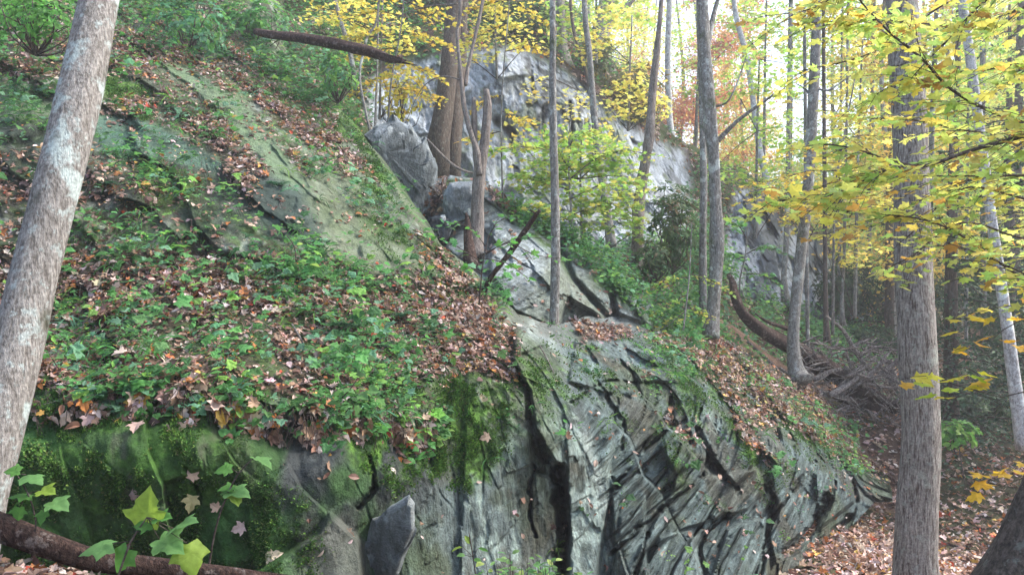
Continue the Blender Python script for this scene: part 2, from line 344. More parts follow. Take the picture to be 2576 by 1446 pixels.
# ------------------------------------------------------------------ sheets: terrain surfaces as displaced grids
def blur(a, k=1):
    for _ in range(k):
        p = np.pad(a, 1, mode='edge'); a = (p[:-2, 1:-1]+2*p[1:-1, 1:-1]+p[2:, 1:-1])/4
        p = np.pad(a, 1, mode='edge'); a = (p[1:-1, :-2]+2*p[1:-1, 1:-1]+p[1:-1, 2:])/4
    return a
class Sheet:
    def __init__(s, xs, top, bot, rows, ctrl, c=110, vpow=1.0):
        s.xs = np.asarray(xs, float); v_ = (np.linspace(0, 1, rows))**vpow; s.v = v_
        s.tx = np.interp(s.xs, [a for a, b in top], [b for a, b in top]); s.bx = np.interp(s.xs, [a for a, b in bot], [b for a, b in bot])
        s.tx = s.tx + 9*(fbm(s.xs/38, 1.5, 0, 4, 3)-.5)*2
        s.px = np.broadcast_to(s.xs, (rows, len(s.xs))).copy(); s.py = s.tx[None]+(s.bx-s.tx)[None]*v_[:, None]
        r_ = RBF([(a, b) for a, b, d in ctrl], [math.log(d) for a, b, d in ctrl], c)
        s.d0 = np.exp(r_(s.px, s.py)); s.P0 = PW(s.px, s.py, s.d0)
    def finish(s, disp, back=(0.5, 1.2, 2.5, 5, 9), drop=0.5):
        s.d = s.d0+disp
        # round the crest over
        s.P = PW(s.px, s.py, s.d)
        def nrm(Pg):
            gx = np.gradient(Pg, axis=1); gy = np.gradient(Pg, axis=0); n_ = np.cross(gy, gx); n_ /= np.linalg.norm(n_, axis=-1)[..., None]+1e-9
            return n_*np.where(n_[..., 1:2] > 0, -1, 1)
        s.N0 = nrm(s.P0); s.Nn = nrm(s.P)
        top = s.P[0]; B = []
        for k, b in enumerate(back[::-1]):
            q = top.copy(); q[:, 1] += b; q[:, 0] += 0.25*b; q[:, 2] -= drop*b*(0.4+0.6*min(b/3, 1)) ; q[:, 2] += 0.25*(fbm(q[:, 0]*1.3, q[:, 1]*1.3, 0, 3, 8)-.5)
            B.append(q)
        s.nb = len(back); s.full = np.concatenate([np.array(B), s.P], 0)
    def build(s, name, col, mat, label, cat, kind='structure', zone=None, smooth=False):
        full = s.full; r_, c_ = full.shape[:2]
        cc = np.concatenate([np.repeat(col[:1], s.nb, 0), col], 0)
        i = np.arange(r_-1)[:, None]*c_; j = np.arange(c_-1)[None]
        q = np.stack([i+j, i+c_+j, i+c_+j+1, i+j+1], -1).reshape(-1, 4)
        mb = MB(); mb.add(full.reshape(-1, 3), None, q, cc.reshape(-1, 3))
        o = mb.build(name, mat, smooth=smooth); tag(o, label, cat, None, kind)
        if zone is not None:
            z = np.concatenate([np.repeat(zone[:1], s.nb, 0), zone], 0).reshape(-1, 2); ca = o.data.color_attributes.new("zone", 'FLOAT_COLOR', 'POINT')
            ca.data.foreach_set("color", np.c_[z, np.zeros(len(z)), np.ones(len(z))].astype(np.float32).ravel())
        return o
    def at(s, px, py):
        """index of the surface point seen at px,py"""
        px = np.asarray(px, float); py = np.asarray(py, float)
        j = np.clip(np.rint(np.interp(px, s.xs, np.arange(len(s.xs)))).astype(int), 0, len(s.xs)-1)
        v_ = np.clip((py-s.tx[j])/(s.bx[j]-s.tx[j]), 0, 1)
        i = np.clip(np.rint(np.interp(v_, s.v, np.arange(len(s.v)))).astype(int), 0, len(s.v)-1)
        return i, j
    def scatter(s, n, dens, smooth=True):
        """n points spread by density per surface area"""
        A = np.linalg.norm(np.cross(np.gradient(s.P0, axis=0), np.gradient(s.P0, axis=1)), axis=-1)
        p = (A*dens).ravel(); p /= p.sum(); k = rng.choice(len(p), n, p=p)
        i, j = np.unravel_index(k, s.px.shape); N_ = (s.N0 if smooth else s.Nn)[i, j]
        jit = (rng.random((n, 2))-.5)
        i2 = np.clip(i+1, 0, s.P.shape[0]-1); j2 = np.clip(j+1, 0, s.P.shape[1]-1)
        return s.P[i, j]+(s.P[i2, j]-s.P[i, j])*jit[:, :1]+(s.P[i, j2]-s.P[i, j])*jit[:, 1:], N_, i, j

def strata(P, ang, per, blk, seed, warp=0.15):
    """slab pattern: returns fraction inside the layer, layer hash, position in block and block hash"""
    a = R(ang); x, z = P[..., 0]+.35*P[..., 1], P[..., 2]
    t = x*math.cos(a)+z*math.sin(a); s_ = -x*math.sin(a)+z*math.cos(a)
    s_ = s_+warp*(fbm(t*.9, s_*.9, 0, 3, seed)-.5)*2
    u = s_/per; u = u+.45*(vn(u*.6, t*.3, 0, seed+3)-.5); k = np.floor(u); f = u-k
    bl = t/blk+hsh(k, 0*k, seed=seed)*5+0.12*(vn(s_*6, t*3, 0, seed+9)-.5); m = np.floor(bl); g = bl-m
    return f, g, hsh(k, m, seed=seed+1), hsh(k, m, seed=seed+2)

def facets(P, ang, L, W, seed, tilt=.5, warp=.12, yk=.35):
    """broken slab faces: angular cells stretched along a direction, each with its own step and tilt; also the distance to the cell edge"""
    a = R(ang); x, z = P[..., 0]+yk*P[..., 1], P[..., 2]
    x = x+warp*(fbm(x*1.7/W*.3, z*1.7/W*.3, 0, 4, seed+4)-.5)*2; z = z+warp*(fbm(x*1.7/W*.3, z*1.7/W*.3, 5, 4, seed+5)-.5)*2
    t = (x*math.cos(a)+z*math.sin(a))/L; s_ = (-x*math.sin(a)+z*math.cos(a))/W
    ti, si = np.floor(t), np.floor(s_); b1 = np.full(t.shape, 9.0); b2 = b1.copy(); hx = b1*0; lt = b1*0; ls = b1*0; h2 = b1*0
    for i in (-1, 0, 1):
        for j in (-1, 0, 1):
            ct, cs = ti+i, si+j; ox = t-(ct+.5+.8*(hsh(ct, cs, seed=seed)-.5)); os_ = s_-(cs+.5+.8*(hsh(ct, cs, seed=seed+1)-.5))
            d = np.abs(ox)*.9+np.abs(os_)*1.1+.15*np.hypot(ox, os_); m = d < b1
            b2 = np.where(m, b1, np.minimum(b2, d)); b1 = np.where(m, d, b1); h = hsh(ct, cs, seed=seed+2)
            hx = np.where(m, h, hx); lt = np.where(m, ox, lt); ls = np.where(m, os_, ls); h2 = np.where(m, hsh(ct, cs, seed=seed+3), h2)
    h3 = (hx*7.13) % 1.0
    return (hx-.5)+tilt*(lt*(h2-.5)*2+ls*(h3-.15)*1.6), b2-b1, hx, h2

# ================================================================== near outcrop
xs = np.r_[np.arange(-620, -60, 12), np.arange(-60, 1180, 3.2), np.arange(1180, 2246, 2.3)]
TOP = [(-620, -420), (500, -420), (575, -120), (640, 60), (700, 130), (790, 205), (860, 285), (920, 350), (965, 425), (1005, 490), (1040, 555), (1075, 585), (1120, 625), (1200, 690), (1245, 735), (1300, 790), (1400, 815), (1480, 800), (1550, 795), (1640, 835), (1720, 850), (1790, 838), (1850, 870), (1950, 930), (2050, 985), (2150, 1075), (2195, 1125), (2222, 1172), (2246, 1240)]
BOT = [(-620, 1700), (1000, 1700), (1500, 1620), (1850, 1530), (1930, 1475), (2000, 1425), (2080, 1370), (2150, 1315), (2200, 1262), (2246, 1262)]
CT = [(-600, 1650, 4.6), (0, 1650, 4.7), (400, 1650, 4.6), (800, 1650, 5.0), (1100, 1650, 5.6), (1400, 1600, 6.6), (1700, 1550, 7.4),
 (-500, 1400, 5.0), (0, 1400, 5.0), (400, 1400, 4.95), (800, 1400, 5.3), (1100, 1400, 6.1), (1400, 1400, 7.2), (1700, 1400, 8.0), (1930, 1440, 8.8), (2150, 1290, 11.3), (2250, 1200, 13.4),
 (-500, 1000, 5.3), (100, 1000, 5.25), (500, 1010, 5.2), (800, 1030, 5.5), (1000, 1050, 6.1), (1200, 1100, 6.8), (1400, 1100, 7.4), (1600, 1100, 8.3), (1800, 1100, 9.5), (2000, 1100, 11.0), (2150, 1200, 12.3),
 (-500, 850, 6.3), (100, 860, 6.2), (500, 860, 6.2), (900, 900, 6.7), (1150, 890, 7.5), (1300, 900, 8.0), (1500, 950, 8.7), (1700, 950, 9.9), (1900, 1000, 11.5), (2050, 1050, 13.0), (2230, 1165, 14.6),
 (-500, 600, 7.6), (100, 600, 7.7), (500, 600, 7.9), (900, 650, 8.4), (1050, 610, 9.2), (1110, 660, 9.2), (1250, 780, 9.2), (1400, 830, 9.8), (1600, 860, 10.9), (1800, 880, 12.4), (1950, 940, 13.6),
 (-500, 400, 8.6), (100, 400, 8.6), (400, 400, 8.9), (700, 400, 9.6), (920, 420, 10.8), (-500, 200, 10), (100, 200, 9.9), (400, 200, 11.0), (650, 200, 12.2), (800, 240, 12.6),
 (-500, 0, 12), (0, 0, 12), (300, 0, 13.2), (600, 0, 15), (-500, -400, 16), (0, -400, 16.5), (500, -400, 18)]
A = Sheet(xs, TOP, BOT, 620, CT, vpow=0.92)
px, py, P0 = A.px, A.py, A.P0
X, Y, Z = P0[..., 0], P0[..., 1], P0[..., 2]
wl = fbm(X*1.1, Y*1.1, Z*1.1, 4, 11); wf = fbm(X*5, Y*5, Z*5, 4, 12)
# -- regions
# left wall and its overhanging edge
edge = np.interp(px[0], [-620, 0, 150, 300, 480, 620, 740, 860, 960, 1080, 1150, 1300], [985, 985, 985, 975, 1000, 985, 1010, 1000, 1020, 1060, 900, 850])[None]+150*(fbm(px/110, 2.2, 0, 5, 5)-.5)
wallL = sst(-14, 22, py-edge)*sst(1240, 1120, px)
right = sst(1500, 1560, px+0.28*(1300-py))            # layered right half
right *= sst(780, 900, py)
midr = sst(1080, 1180, px)*(1-right)*sst(820, 900, py)
slope = (1-wallL)*sst(1330, 1180, px-0.35*(py-700))*sst(1180, 1000, py)
# -- displacement
mw0 = np.clip(midr+wallL*sst(820, 1000, px), 0, 1)
disp = (0.34-.14*np.maximum(right, mw0))*(wl-.5)+0.05*(wf-.5)
# soft ground bumps, ledges of the upper slope running down to the right
u = (px*0.55+py*0.83)/115+1.5*(wl-.5); k = np.floor(u); f = u-k
disp += slope*(0.30*f*sst(1, .9, f)-0.12)*(.35+.65*sst(640, 450, px))
# under the overhanging lip the wall is set back
disp += wallL*0.22*np.exp(-((py-edge-60)/50)**2)
# vertical fluting of the left wall
fl = fbm(X*3.4+Z*.8, Z*.5, 0, 4, 21)
mw = np.clip(midr+wallL*sst(820, 1000, px), 0, 1)
disp += wallL*0.10*(fl-.5)*sst(760, 1000, px) + wallL*.12*(fbm(X*1.2+Z*.35, Z*.4, 0, 3, 22)-.5)
q, e, h1, h2 = facets(P0, 104, 1.0, .30, 31, .5, .09); gate = sst(.5, .6, vn(X*1.6, Z*1.2, 0, 33))
disp += mw*(.11*q+.05*np.exp(-(e/.05)**2)*gate)
q, e, _, _ = facets(P0, 98, .28, .055, 35, .6, .03)
disp += mw*(.020*q)
q, e, _, _ = facets(P0, 30, .5, .22, 37, .8, .04); disp += mw*.05*q
# slabs of the right side dip down to the left
HU = X*.57+Y*.82; PS = np.stack([HU, 0*X, Z], -1); gate = sst(.42, .55, vn(HU*.9, Z*1.2, 0, 43))
q, e, h3, h4 = facets(PS, 20, 3.0, .24, 41, .45, .035)
disp += right*(.25*q+.22*np.exp(-(e/.04)**2)*gate)
q, e, h5, h6 = facets(PS, 20, 1.5, .09, 45, .6, .012)
disp += right*(.085*q+.07*np.exp(-(e/.07)**2)*(h6 > .65))
q, e, h7, _ = facets(PS, 20, .7, .035, 46, .5, .005)
disp += right*.024*q
q, e, h8, _ = facets(PS, 100, 1.3, 1.0, 47, .7, .16)
disp += right*(.24*q+.08*np.exp(-(e/.03)**2)*gate)
# hand-placed blocks: polygon, push toward the camera (m), tilt x, tilt y
def block(poly, push, gx=0, gy=0, f_=5):
    global disp
    m = pmask(px, py, poly, f_); cx = sum(p[0] for p in poly)/len(poly); cy = sum(p[1] for p in poly)/len(poly)
    disp = disp-m*(push+gx*(px-cx)/100+gy*(py-cy)/100)
block([(1290, 830), (1350, 800), (1385, 880), (1480, 960), (1530, 1050), (1545, 1110), (1530, 1180), (1535, 1240), (1500, 1446), (1420, 1600), (1410, 1440), (1435, 1330), (1400, 1200), (1345, 1100), (1330, 980), (1290, 900)], .30, -.06, .02, 6)
block([(1295, 835), (1345, 805), (1365, 868), (1300, 895)], .16, .1, .1, 4)
block([(1370, 1130), (1480, 1060), (1500, 1130), (1440, 1220), (1370, 1190)], .10, -.12, .0, 5)
block([(1175, 930), (1320, 985), (1340, 1190), (1395, 1200), (1405, 1460), (1380, 1600), (1150, 1600), (1160, 1300)], .14, .03, 0, 6)
block([(800, 1340), (830, 1290), (905, 1360), (930, 1600), (600, 1600), (640, 1446)], .32, .06, .10, 7)
block([(1535, 1200), (1700, 1080), (1745, 1130), (1545, 1370)], .28, .0, -.05, 5)
block([(1700, 1210), (1905, 1180), (1925, 1225), (1880, 1280), (1720, 1330), (1600, 1400)], .22, .05, .05, 5)
block([(1790, 1446), (1830, 1330), (1925, 1300), (1935, 1440), (1900, 1520), (1780, 1600)], .22, .08, .02, 5)
block([(1620, 1446), (1660, 1350), (1740, 1330), (1760, 1446), (1740, 1600), (1620, 1600)], .24, .06, .02, 5)
block([(1540, 1446), (1560, 1300), (1620, 1250), (1630, 1446), (1600, 1600), (1520, 1600)], .16, .1, 0, 5)
block([(1940, 1180), (2040, 1140), (2045, 1180), (1950, 1290)], .3, 0, -.05, 5)
block([(1700, 1190), (1660, 1120), (1720, 1000), (1810, 960), (1790, 1060), (1800, 1140)], .22, -.04, 0, 5)
block([(1790, 1150), (1840, 1060), (1890, 1110), (1900, 1180), (1850, 1220)], .22, .1, .05, 5)
block([(1900, 1050), (2010, 1090), (2045, 1140), (1960, 1170), (1900, 1120)], .25, 0, .05, 5)
block([(1450, 850), (1570, 860), (1600, 930), (1540, 990), (1430, 960)], .16, -.05, .05, 5)
block([(1570, 860), (1680, 880), (1700, 960), (1610, 960)], .2, -.05, .05, 5)
block([(2050, 1190), (2135, 1180), (2150, 1260), (2060, 1330)], .35, .1, 0, 5)
# hand-placed cracks
cn = fbm(px/34, py/34, 0, 3, 160); cn2 = fbm(px/9, py/9, 0, 2, 161); pxw = px+16*(cn-.5)+5*(cn2-.5); pyw = py+10*(fbm(px/30, py/30, 4, 3, 162)-.5)
def crack(poly, wd, dep):
    global disp
    disp = disp+sst(.25, .95, line(pxw, pyw, poly, wd*(.25+1.15*cn)))*dep*(.30+.8*cn2)
crack([(1330, 985), (1345, 1080), (1365, 1110)], 9, .45)
crack([(1350, 1110), (1370, 1140), (1405, 1190), (1415, 1260)], 17, .7)
crack([(1405, 1180), (1414, 1260), (1416, 1340), (1412, 1470), (1412, 1600)], 26, .9)
crack([(1412, 1230), (1416, 1340), (1412, 1470), (1412, 1600)], 20, .8)
crack([(1340, 1170), (1330, 1300), (1345, 1350)], 6, .3)
crack([(1285, 850), (1290, 920), (1335, 985)], 7, .35)
crack([(470, 1180), (500, 1225), (505, 1260)], 4, .12)
crack([(505, 1080), (520, 1150), (540, 1250)], 2.2, .03); crack([(440, 1050), (455, 1150), (470, 1180)], 2.2, .02)
crack([(660, 1150), (670, 1240), (700, 1290)], 2.2, .02); crack([(380, 1040), (410, 1100)], 2.2, .02); crack([(930, 1150), (945, 1230), (900, 1280)], 8, .3)
crack([(1540, 1200), (1550, 1215), (1630, 1130), (1700, 1060)], 7, .3)
crack([(1545, 1390), (1640, 1300), (1720, 1240), (1760, 1200)], 7, .35)
crack([(1940, 1305), (1985, 1240), (2040, 1170), (2050, 1160)], 8, .4)
crack([(1780, 1150), (1830, 1210), (1850, 1225)], 12, .4); crack([(1755, 1080), (1790, 1150), (1820, 1190)], 10, .4)
crack([(1930, 1220), (1950, 1260), (1935, 1300), (1925, 1400), (1900, 1480)], 8, .4)
crack([(1985, 1385), (2040, 1330), (2070, 1280), (2080, 1255)], 20, .7)
crack([(2085, 1350), (2140, 1300)], 10, .5); crack([(2120, 1160), (2150, 1210), (2155, 1260)], 7, .4)
crack([(1600, 1446), (1615, 1380), (1630, 1340)], 7, .35); crack([(1780, 1446), (1760, 1380), (1775, 1340), (1830, 1290)], 6, .3)
crack([(1560, 905), (1590, 940), (1610, 1000)], 7, .3); crack([(1440, 1010), (1530, 960), (1600, 960)], 7, .2)
crack([(1500, 960), (1570, 1060), (1560, 1130)], 6, .18); crack([(1690, 1000), (1690, 1050), (1720, 1100)], 8, .25)
crack([(1910, 1010), (1945, 1060), (1960, 1100)], 12, .3)
rid = fbm(X*5.5+Z*1.5, Z*1.6, 0, 4, 24); disp += wallL*sst(950, 700, px)*(.07*np.abs(rid-.5)*2+.05*(fbm(X*14, Z*9, 0, 3, 25)-.5)); q, e, _, _ = facets(P0, 115, 1.0, .42, 26, .9, .12); disp += wallL*sst(950, 700, px)*(.09*q+.03*np.exp(-(e/.02)**2))
q, e, _, _ = facets(P0, -38, 1.3, .5, 27, .9, .2); disp += slope*(.10+.12*sst(700, 500, px))*q+slope*.24*(fbm(X*4.5, Y*4.5, Z*4.5, 4, 28, .6)-.5)
disp *= sst(0, .035, np.broadcast_to(A.v[:, None], px.shape))*.85+.15
disp = blur(np.clip(disp, -.75, 1.1), 1)
A.finish(disp)
# -- colours (what the stone and moss are coloured, with recess shade painted in on the slope)
n1 = fbm(X*2.2, Y*2.2, Z*2.2, 5, 61); n2 = fbm(X*9, Y*9, Z*9, 4, 62); n3 = fbm(X*26, Y*26, Z*26, 3, 63)
vst = fbm(X*15+Z*2.6, Z*2.2, Y*2, 4, 64)                    # stretched along the cleavage of the middle
a_ = R(20); dt = HU*math.cos(a_)+Z*math.sin(a_); ds = -HU*math.sin(a_)+Z*math.cos(a_)
dst = fbm(dt*2.2, ds*17, Y*1.5, 4, 65)
col = np.zeros(px.shape+(3,))+np.array([0.155, 0.17, 0.155])
col = mix(col, (0.225, 0.25, 0.25), sst(.35, .65, n1))
col = mix(col, (0.10, 0.095, 0.08), sst(.55, .75, n2)*.6)
col = mix(col, mix(np.zeros(px.shape+(3,))+np.array([.135, .155, .155]), (.22, .255, .26), sst(.3, .7, dst)), right*.85)
col *= (1+right*.35*(h3-.5)+right*.3*(h5-.5)+midr*.3*(h1-.5))[..., None]
lich = sst(.53, .62, .55*vst+.45*n2)*(midr*.95+sst(1150, 1200, px)*sst(930, 980, py)*(1-right)*.2)
col = mix(col, (.47, .52, .47), np.clip(lich, 0, 1)*.85)
col = mix(col, (.42, .46, .45), right*sst(.60, .70, .5*dst+.5*n2)*.5)
for poly, a in (([(1300, 1010), (1500, 1090), (1480, 1150), (1380, 1200), (1350, 1100)], .7), ([(1460, 1130), (1540, 1150), (1530, 1330), (1490, 1446), (1420, 1446), (1440, 1300)], .8), ([(1200, 960), (1330, 1000), (1320, 1170), (1220, 1180)], .5), ([(1770, 1030), (1800, 1030), (1795, 1110), (1775, 1110)], .9), ([(1200, 1250), (1400, 1250), (1400, 1446), (1200, 1446)], .5), ([(1290, 820), (1350, 800), (1360, 850), (1310, 850)], .6), ([(1780, 1150), (1850, 1160), (1850, 1230), (1790, 1210)], .6)):
    m = pmask(px, py, poly, 22)*sst(.44, .54, .5*vst+.5*n2)*a; col = mix(col, (.50, .55, .52), m)
ow = fbm(X*1.4+5, Y*1.4, Z*1.4, 4, 88); col = mix(col, (.125, .135, .085), np.maximum(right, mw)*sst(.50, .62, ow)*.75); col = mix(col, (.15, .12, .09), np.maximum(right, mw)*sst(.56, .68, fbm(X*2.1, Y*2.1, Z*2.1+9, 4, 89))*.6)
col *= (1-np.maximum(right, mw)[..., None]*np.array([.27, .19, .22]))
# olive and grey-green smooth stone over the upper slope
olive = np.maximum(slope, 0)*sst(480, 620, px)
col = mix(col, mix(np.zeros(px.shape+(3,))+np.array([.12, .14, .08]), (.21, .24, .16), sst(.4, .6, .5*n1+.5*n2)), slope*.85)
sl = fbm((px*.8+py*.6)/150+9, (px*.6-py*.8)/16, 0, 5, 77); col = mix(col, (.10, .17, .05), slope*sst(.47, .58, sl)*.75); col = mix(col, (.055, .07, .05), slope*sst(.50, .40, sl)*.7*sst(760, 620, px))
col = mix(col, (.08, .07, .05), slope*sst(.54, .64, fbm(X*4, Y*4, Z*4, 4, 66))*.8); col = mix(col, (.38, .42, .36), slope*sst(.6, .66, fbm(X*7, Y*7, Z*7, 4, 67))*.6)
for poly, c_, a, ft in (
  ([(400, 170), (470, 160), (620, 260), (700, 360), (780, 470), (740, 500), (640, 400), (560, 300)], (.17, .235, .14), .85, 18),
  ([(230, 290), (330, 280), (460, 340), (580, 420), (560, 450), (400, 400), (250, 380)], (.10, .17, .13), .9, 18),
  ([(560, 440), (650, 430), (800, 500), (830, 600), (700, 600), (600, 520)], (.08, .12, .11), .9, 20),
  ([(800, 420), (900, 430), (1040, 580), (1130, 700), (1000, 730), (820, 640), (760, 500)], (.17, .20, .13), .8, 25),
  ([(840, 290), (960, 400), (1040, 560), (980, 560), (860, 400)], (.20, .23, .17), .7, 16),
  ([(0, 200), (60, 210), (130, 260), (140, 300), (0, 290)], (.16, .2, .13), .8, 16)):
    m = pmask(px, py, poly, ft)*a; col = mix(col, c_, m)
# the left wall: dark damp stone under green
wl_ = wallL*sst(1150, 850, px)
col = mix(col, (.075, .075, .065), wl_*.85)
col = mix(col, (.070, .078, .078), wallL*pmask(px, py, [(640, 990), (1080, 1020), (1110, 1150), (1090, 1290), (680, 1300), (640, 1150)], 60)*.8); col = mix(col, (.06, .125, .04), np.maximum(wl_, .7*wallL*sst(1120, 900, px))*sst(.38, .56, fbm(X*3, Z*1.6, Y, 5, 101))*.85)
col = mix(col, mix(np.zeros(px.shape+(3,))+np.array([.055, .11, .035]), (.11, .12, .08), sst(.5, .62, rid)), wl_*sst(700, 600, px)*.8)
col = mix(col, (.15, .155, .13), wallL*pmask(px, py, [(820, 1330), (860, 1290), (930, 1380), (930, 1600), (600, 1600), (650, 1446)], 12)*.9)
moss = np.zeros(px.shape)
def mossp(poly, a, ft=20, thr=.47):
    global moss
    moss = np.maximum(moss, pmask(px+40*(n1-.5)+30*(n2-.5), py+150*(n1-.5)+90*(n2-.5), poly, ft*1.5)*a*sst(thr-.07, thr+.07, .5*n1+.3*n2+.2*n3))
mossp([(-620, 1020), (200, 1010), (560, 1010), (640, 1200), (760, 1446), (700, 1700), (-620, 1700)], .95, 50, .425)
mossp([(400, 1080), (450, 1060), (500, 1200), (500, 1330), (440, 1330)], 1, 24, .36)
mossp([(-200, 940), (1060, 960), (1080, 1030), (700, 1030), (-200, 1040)], .9, 12, .46)
mossp([(500, 980), (650, 980), (640, 1050), (540, 1060)], .9, 14, .4)
mossp([(640, 1250), (800, 1300), (780, 1446), (600, 1446)], .8, 30, .46)
mossp([(850, 1060), (1060, 1050), (1080, 1200), (1000, 1240), (900, 1200)], .95, 16, .5)
mossp([(1075, 1050), (1110, 1040), (1130, 1200), (1090, 1230)], 1, 8, .42)
mossp([(1080, 900), (1190, 900), (1330, 980), (1290, 1040), (1270, 1180), (1150, 1250), (1120, 1100)], 1, 20, .475)
mossp([(1140, 1160), (1240, 1170), (1240, 1220), (1150, 1230)], 1, 12, .42)
for poly in ([(240, 380), (340, 400), (560, 450), (620, 560), (540, 620), (380, 540), (240, 520)], [(0, 300), (140, 300), (130, 520), (0, 520)], [(600, 430), (760, 490), (800, 590), (700, 610), (600, 540)]):
    col = mix(col, (.045, .06, .05), pmask(px, py, poly, 22)*slope*.75)  # dark bank tones; the left recess has its shade painted in
mossp([(250, 190), (300, 195), (390, 240), (380, 290), (280, 270)], 1, 10, .3)
mossp([(620, 200), (700, 200), (860, 300), (960, 400), (1010, 510), (1000, 560), (900, 470), (820, 360), (700, 270)], 1, 14, .43)
mossp([(900, 520), (1060, 560), (1140, 680), (1240, 790), (1270, 860), (1180, 850), (1040, 700), (930, 600)], .85, 18, .49)
mossp([(340, 440), (520, 450), (480, 530), (380, 520)], .9, 20, .42)
mossp([(1560, 830), (1900, 900), (2250, 1150), (2250, 1200), (2140, 1160), (2000, 1080), (1900, 1010), (1700, 920)], .9, 14, .46)
mossp([(1900, 1000), (2000, 1000), (2060, 1100), (2120, 1160), (2010, 1110)], 1, 10, .42)
mossp([(1820, 1040), (1850, 1050), (1920, 1160), (1900, 1180), (1860, 1130)], 1, 8, .38)
mossp([(1300, 880), (1480, 960), (1540, 1120), (1400, 1060), (1310, 980)], .7, 18, .5)
mossp([(1500, 940), (1800, 960), (1900, 1080), (1700, 1120), (1540, 1060)], .65, 24, .52)
mossp([(1560, 1120), (2100, 1150), (1900, 1300), (1560, 1300)], .5, 24, .56)
mossp([(1600, 1040), (1700, 1030), (1740, 1120), (1650, 1130)], .7, 18, .52)
mossp([(1400, 850), (1600, 870), (1640, 1000), (1480, 980)], .6, 20, .52)
mcol = mix(np.zeros(px.shape+(3,))+np.array([.03, .07, .015]), (.09, .18, .03), sst(.3, .7, n2)); mcol = mcol*(.45+1.1*sst(.3, .7, fbm(X*34, Y*34, Z*34, 3, 69)))[..., None]*(.75+.5*n2)[..., None]; mcol = mix(mcol, (.065, .15, .035), wallL*sst(900, 600, px)*.6)
mcol = mix(mcol, (.055, .15, .05), sst(.5, .6, n1)*.6*sst(900, 700, px))
col = col*(1-moss[..., None]*.92)+mcol*(moss[..., None]*.92)
# litter and soil cover
lit = np.zeros(px.shape)
for poly, a, ft in (
  ([(120, 640), (420, 640), (700, 640), (900, 660), (1110, 690), (1200, 770), (1300, 830), (1290, 960), (1180, 930), (1060, 965), (900, 985), (700, 1000), (420, 985), (120, 975), (-620, 1010), (-620, 600)], 1, 22),
  ([(0, 80), (400, 90), (560, 180), (640, 300), (820, 430), (760, 440), (540, 290), (420, 200), (200, 190), (0, 200)], .8, 22),
  ([(120, 380), (420, 380), (560, 440), (560, 640), (120, 650), (-100, 600), (-100, 400)], .42, 30),
  ([(230, 260), (420, 230), (600, 320), (680, 430), (640, 500), (480, 420), (330, 350)], .75, 16),
  ([(560, 100), (700, 200), (850, 290), (840, 330), (700, 280), (560, 200)], .6, 14),
  ([(590, 470), (720, 500), (760, 560), (640, 620), (560, 560)], .35, 20),
  ([(560, 150), (760, 260), (900, 380), (960, 470), (900, 470), (780, 380), (640, 260)], .75, 14), ([(760, 500), (900, 520), (980, 560), (960, 600), (820, 560)], .5, 16), ([(560, 90), (800, 200), (800, 240), (600, 160)], .9, 14),
  ([(1040, 570), (1110, 620), (1250, 760), (1230, 800), (1120, 720), (1040, 640)], .8, 12),
  ([(750, 650), (900, 650), (900, 720), (760, 700)], .9, 15),
  ([(1440, 810), (1580, 820), (1590, 850), (1460, 860)], 1, 8),
  ([(1160, 880), (1230, 860), (1270, 930), (1190, 930)], 1, 8),
  ([(1600, 830), (1860, 860), (2060, 980), (2250, 1160), (2230, 1210), (2120, 1150), (1960, 1060), (1860, 980), (1740, 910)], .75, 14),
  ([(1740, 900), (1900, 1000), (1960, 1080), (1900, 1080), (1800, 980)], .55, 14),
  ([(1840, 1020), (1900, 1100), (1950, 1160), (1920, 1170), (1850, 1090)], .7, 8),
  ([(1680, 1040), (1760, 1110), (1740, 1120), (1660, 1060)], .7, 8),
  ([(640, 940), (830, 940), (840, 1010), (700, 1010)], .8, 10),
  ([(940, 1245), (1010, 1240), (1030, 1262), (960, 1285)], 1, 5),
  ([(-620, -420), (560, -420), (620, 60), (300, 120), (-620, 200)], .35, 30)):
    m = pmask(px, py, poly, ft)*a*sst(.36, .5, .6*n1+.4*n2+.07*a); lit = np.maximum(lit, m)
slab = np.maximum(pmask(px, py, [(400, 165), (470, 160), (620, 262), (700, 360), (785, 470), (740, 495), (640, 395), (560, 290)], 14), .8*pmask(px, py, [(230, 290), (330, 280), (460, 340), (560, 410), (540, 440), (400, 400), (250, 380)], 16)); slab = np.maximum(slab, .75*pmask(px, py, [(640, 440), (780, 500), (900, 440), (1040, 580), (1120, 700), (960, 700), (800, 620), (640, 560)], 20)); lit = lit*(1-.85*slab); lipb = np.exp(-((py-edge-6)/34)**2)*sst(1180, 1060, px)*sst(.36, .5, fbm(px/26, py/60, 0, 3, 68)); lit = np.maximum(lit*(1-.9*wallL*sst(15, 50, py-edge)*(px < 1100)), lipb)
col = mix(col, mix(np.zeros(px.shape+(3,))+np.array([.065, .045, .032]), (.04, .075, .02), sst(.45, .58, n1)), lit*.85)
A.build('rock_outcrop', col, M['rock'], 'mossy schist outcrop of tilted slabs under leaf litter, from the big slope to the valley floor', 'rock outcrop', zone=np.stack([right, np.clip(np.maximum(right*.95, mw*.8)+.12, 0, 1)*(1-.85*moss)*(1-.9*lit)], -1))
A.lit, A.moss = lit, moss

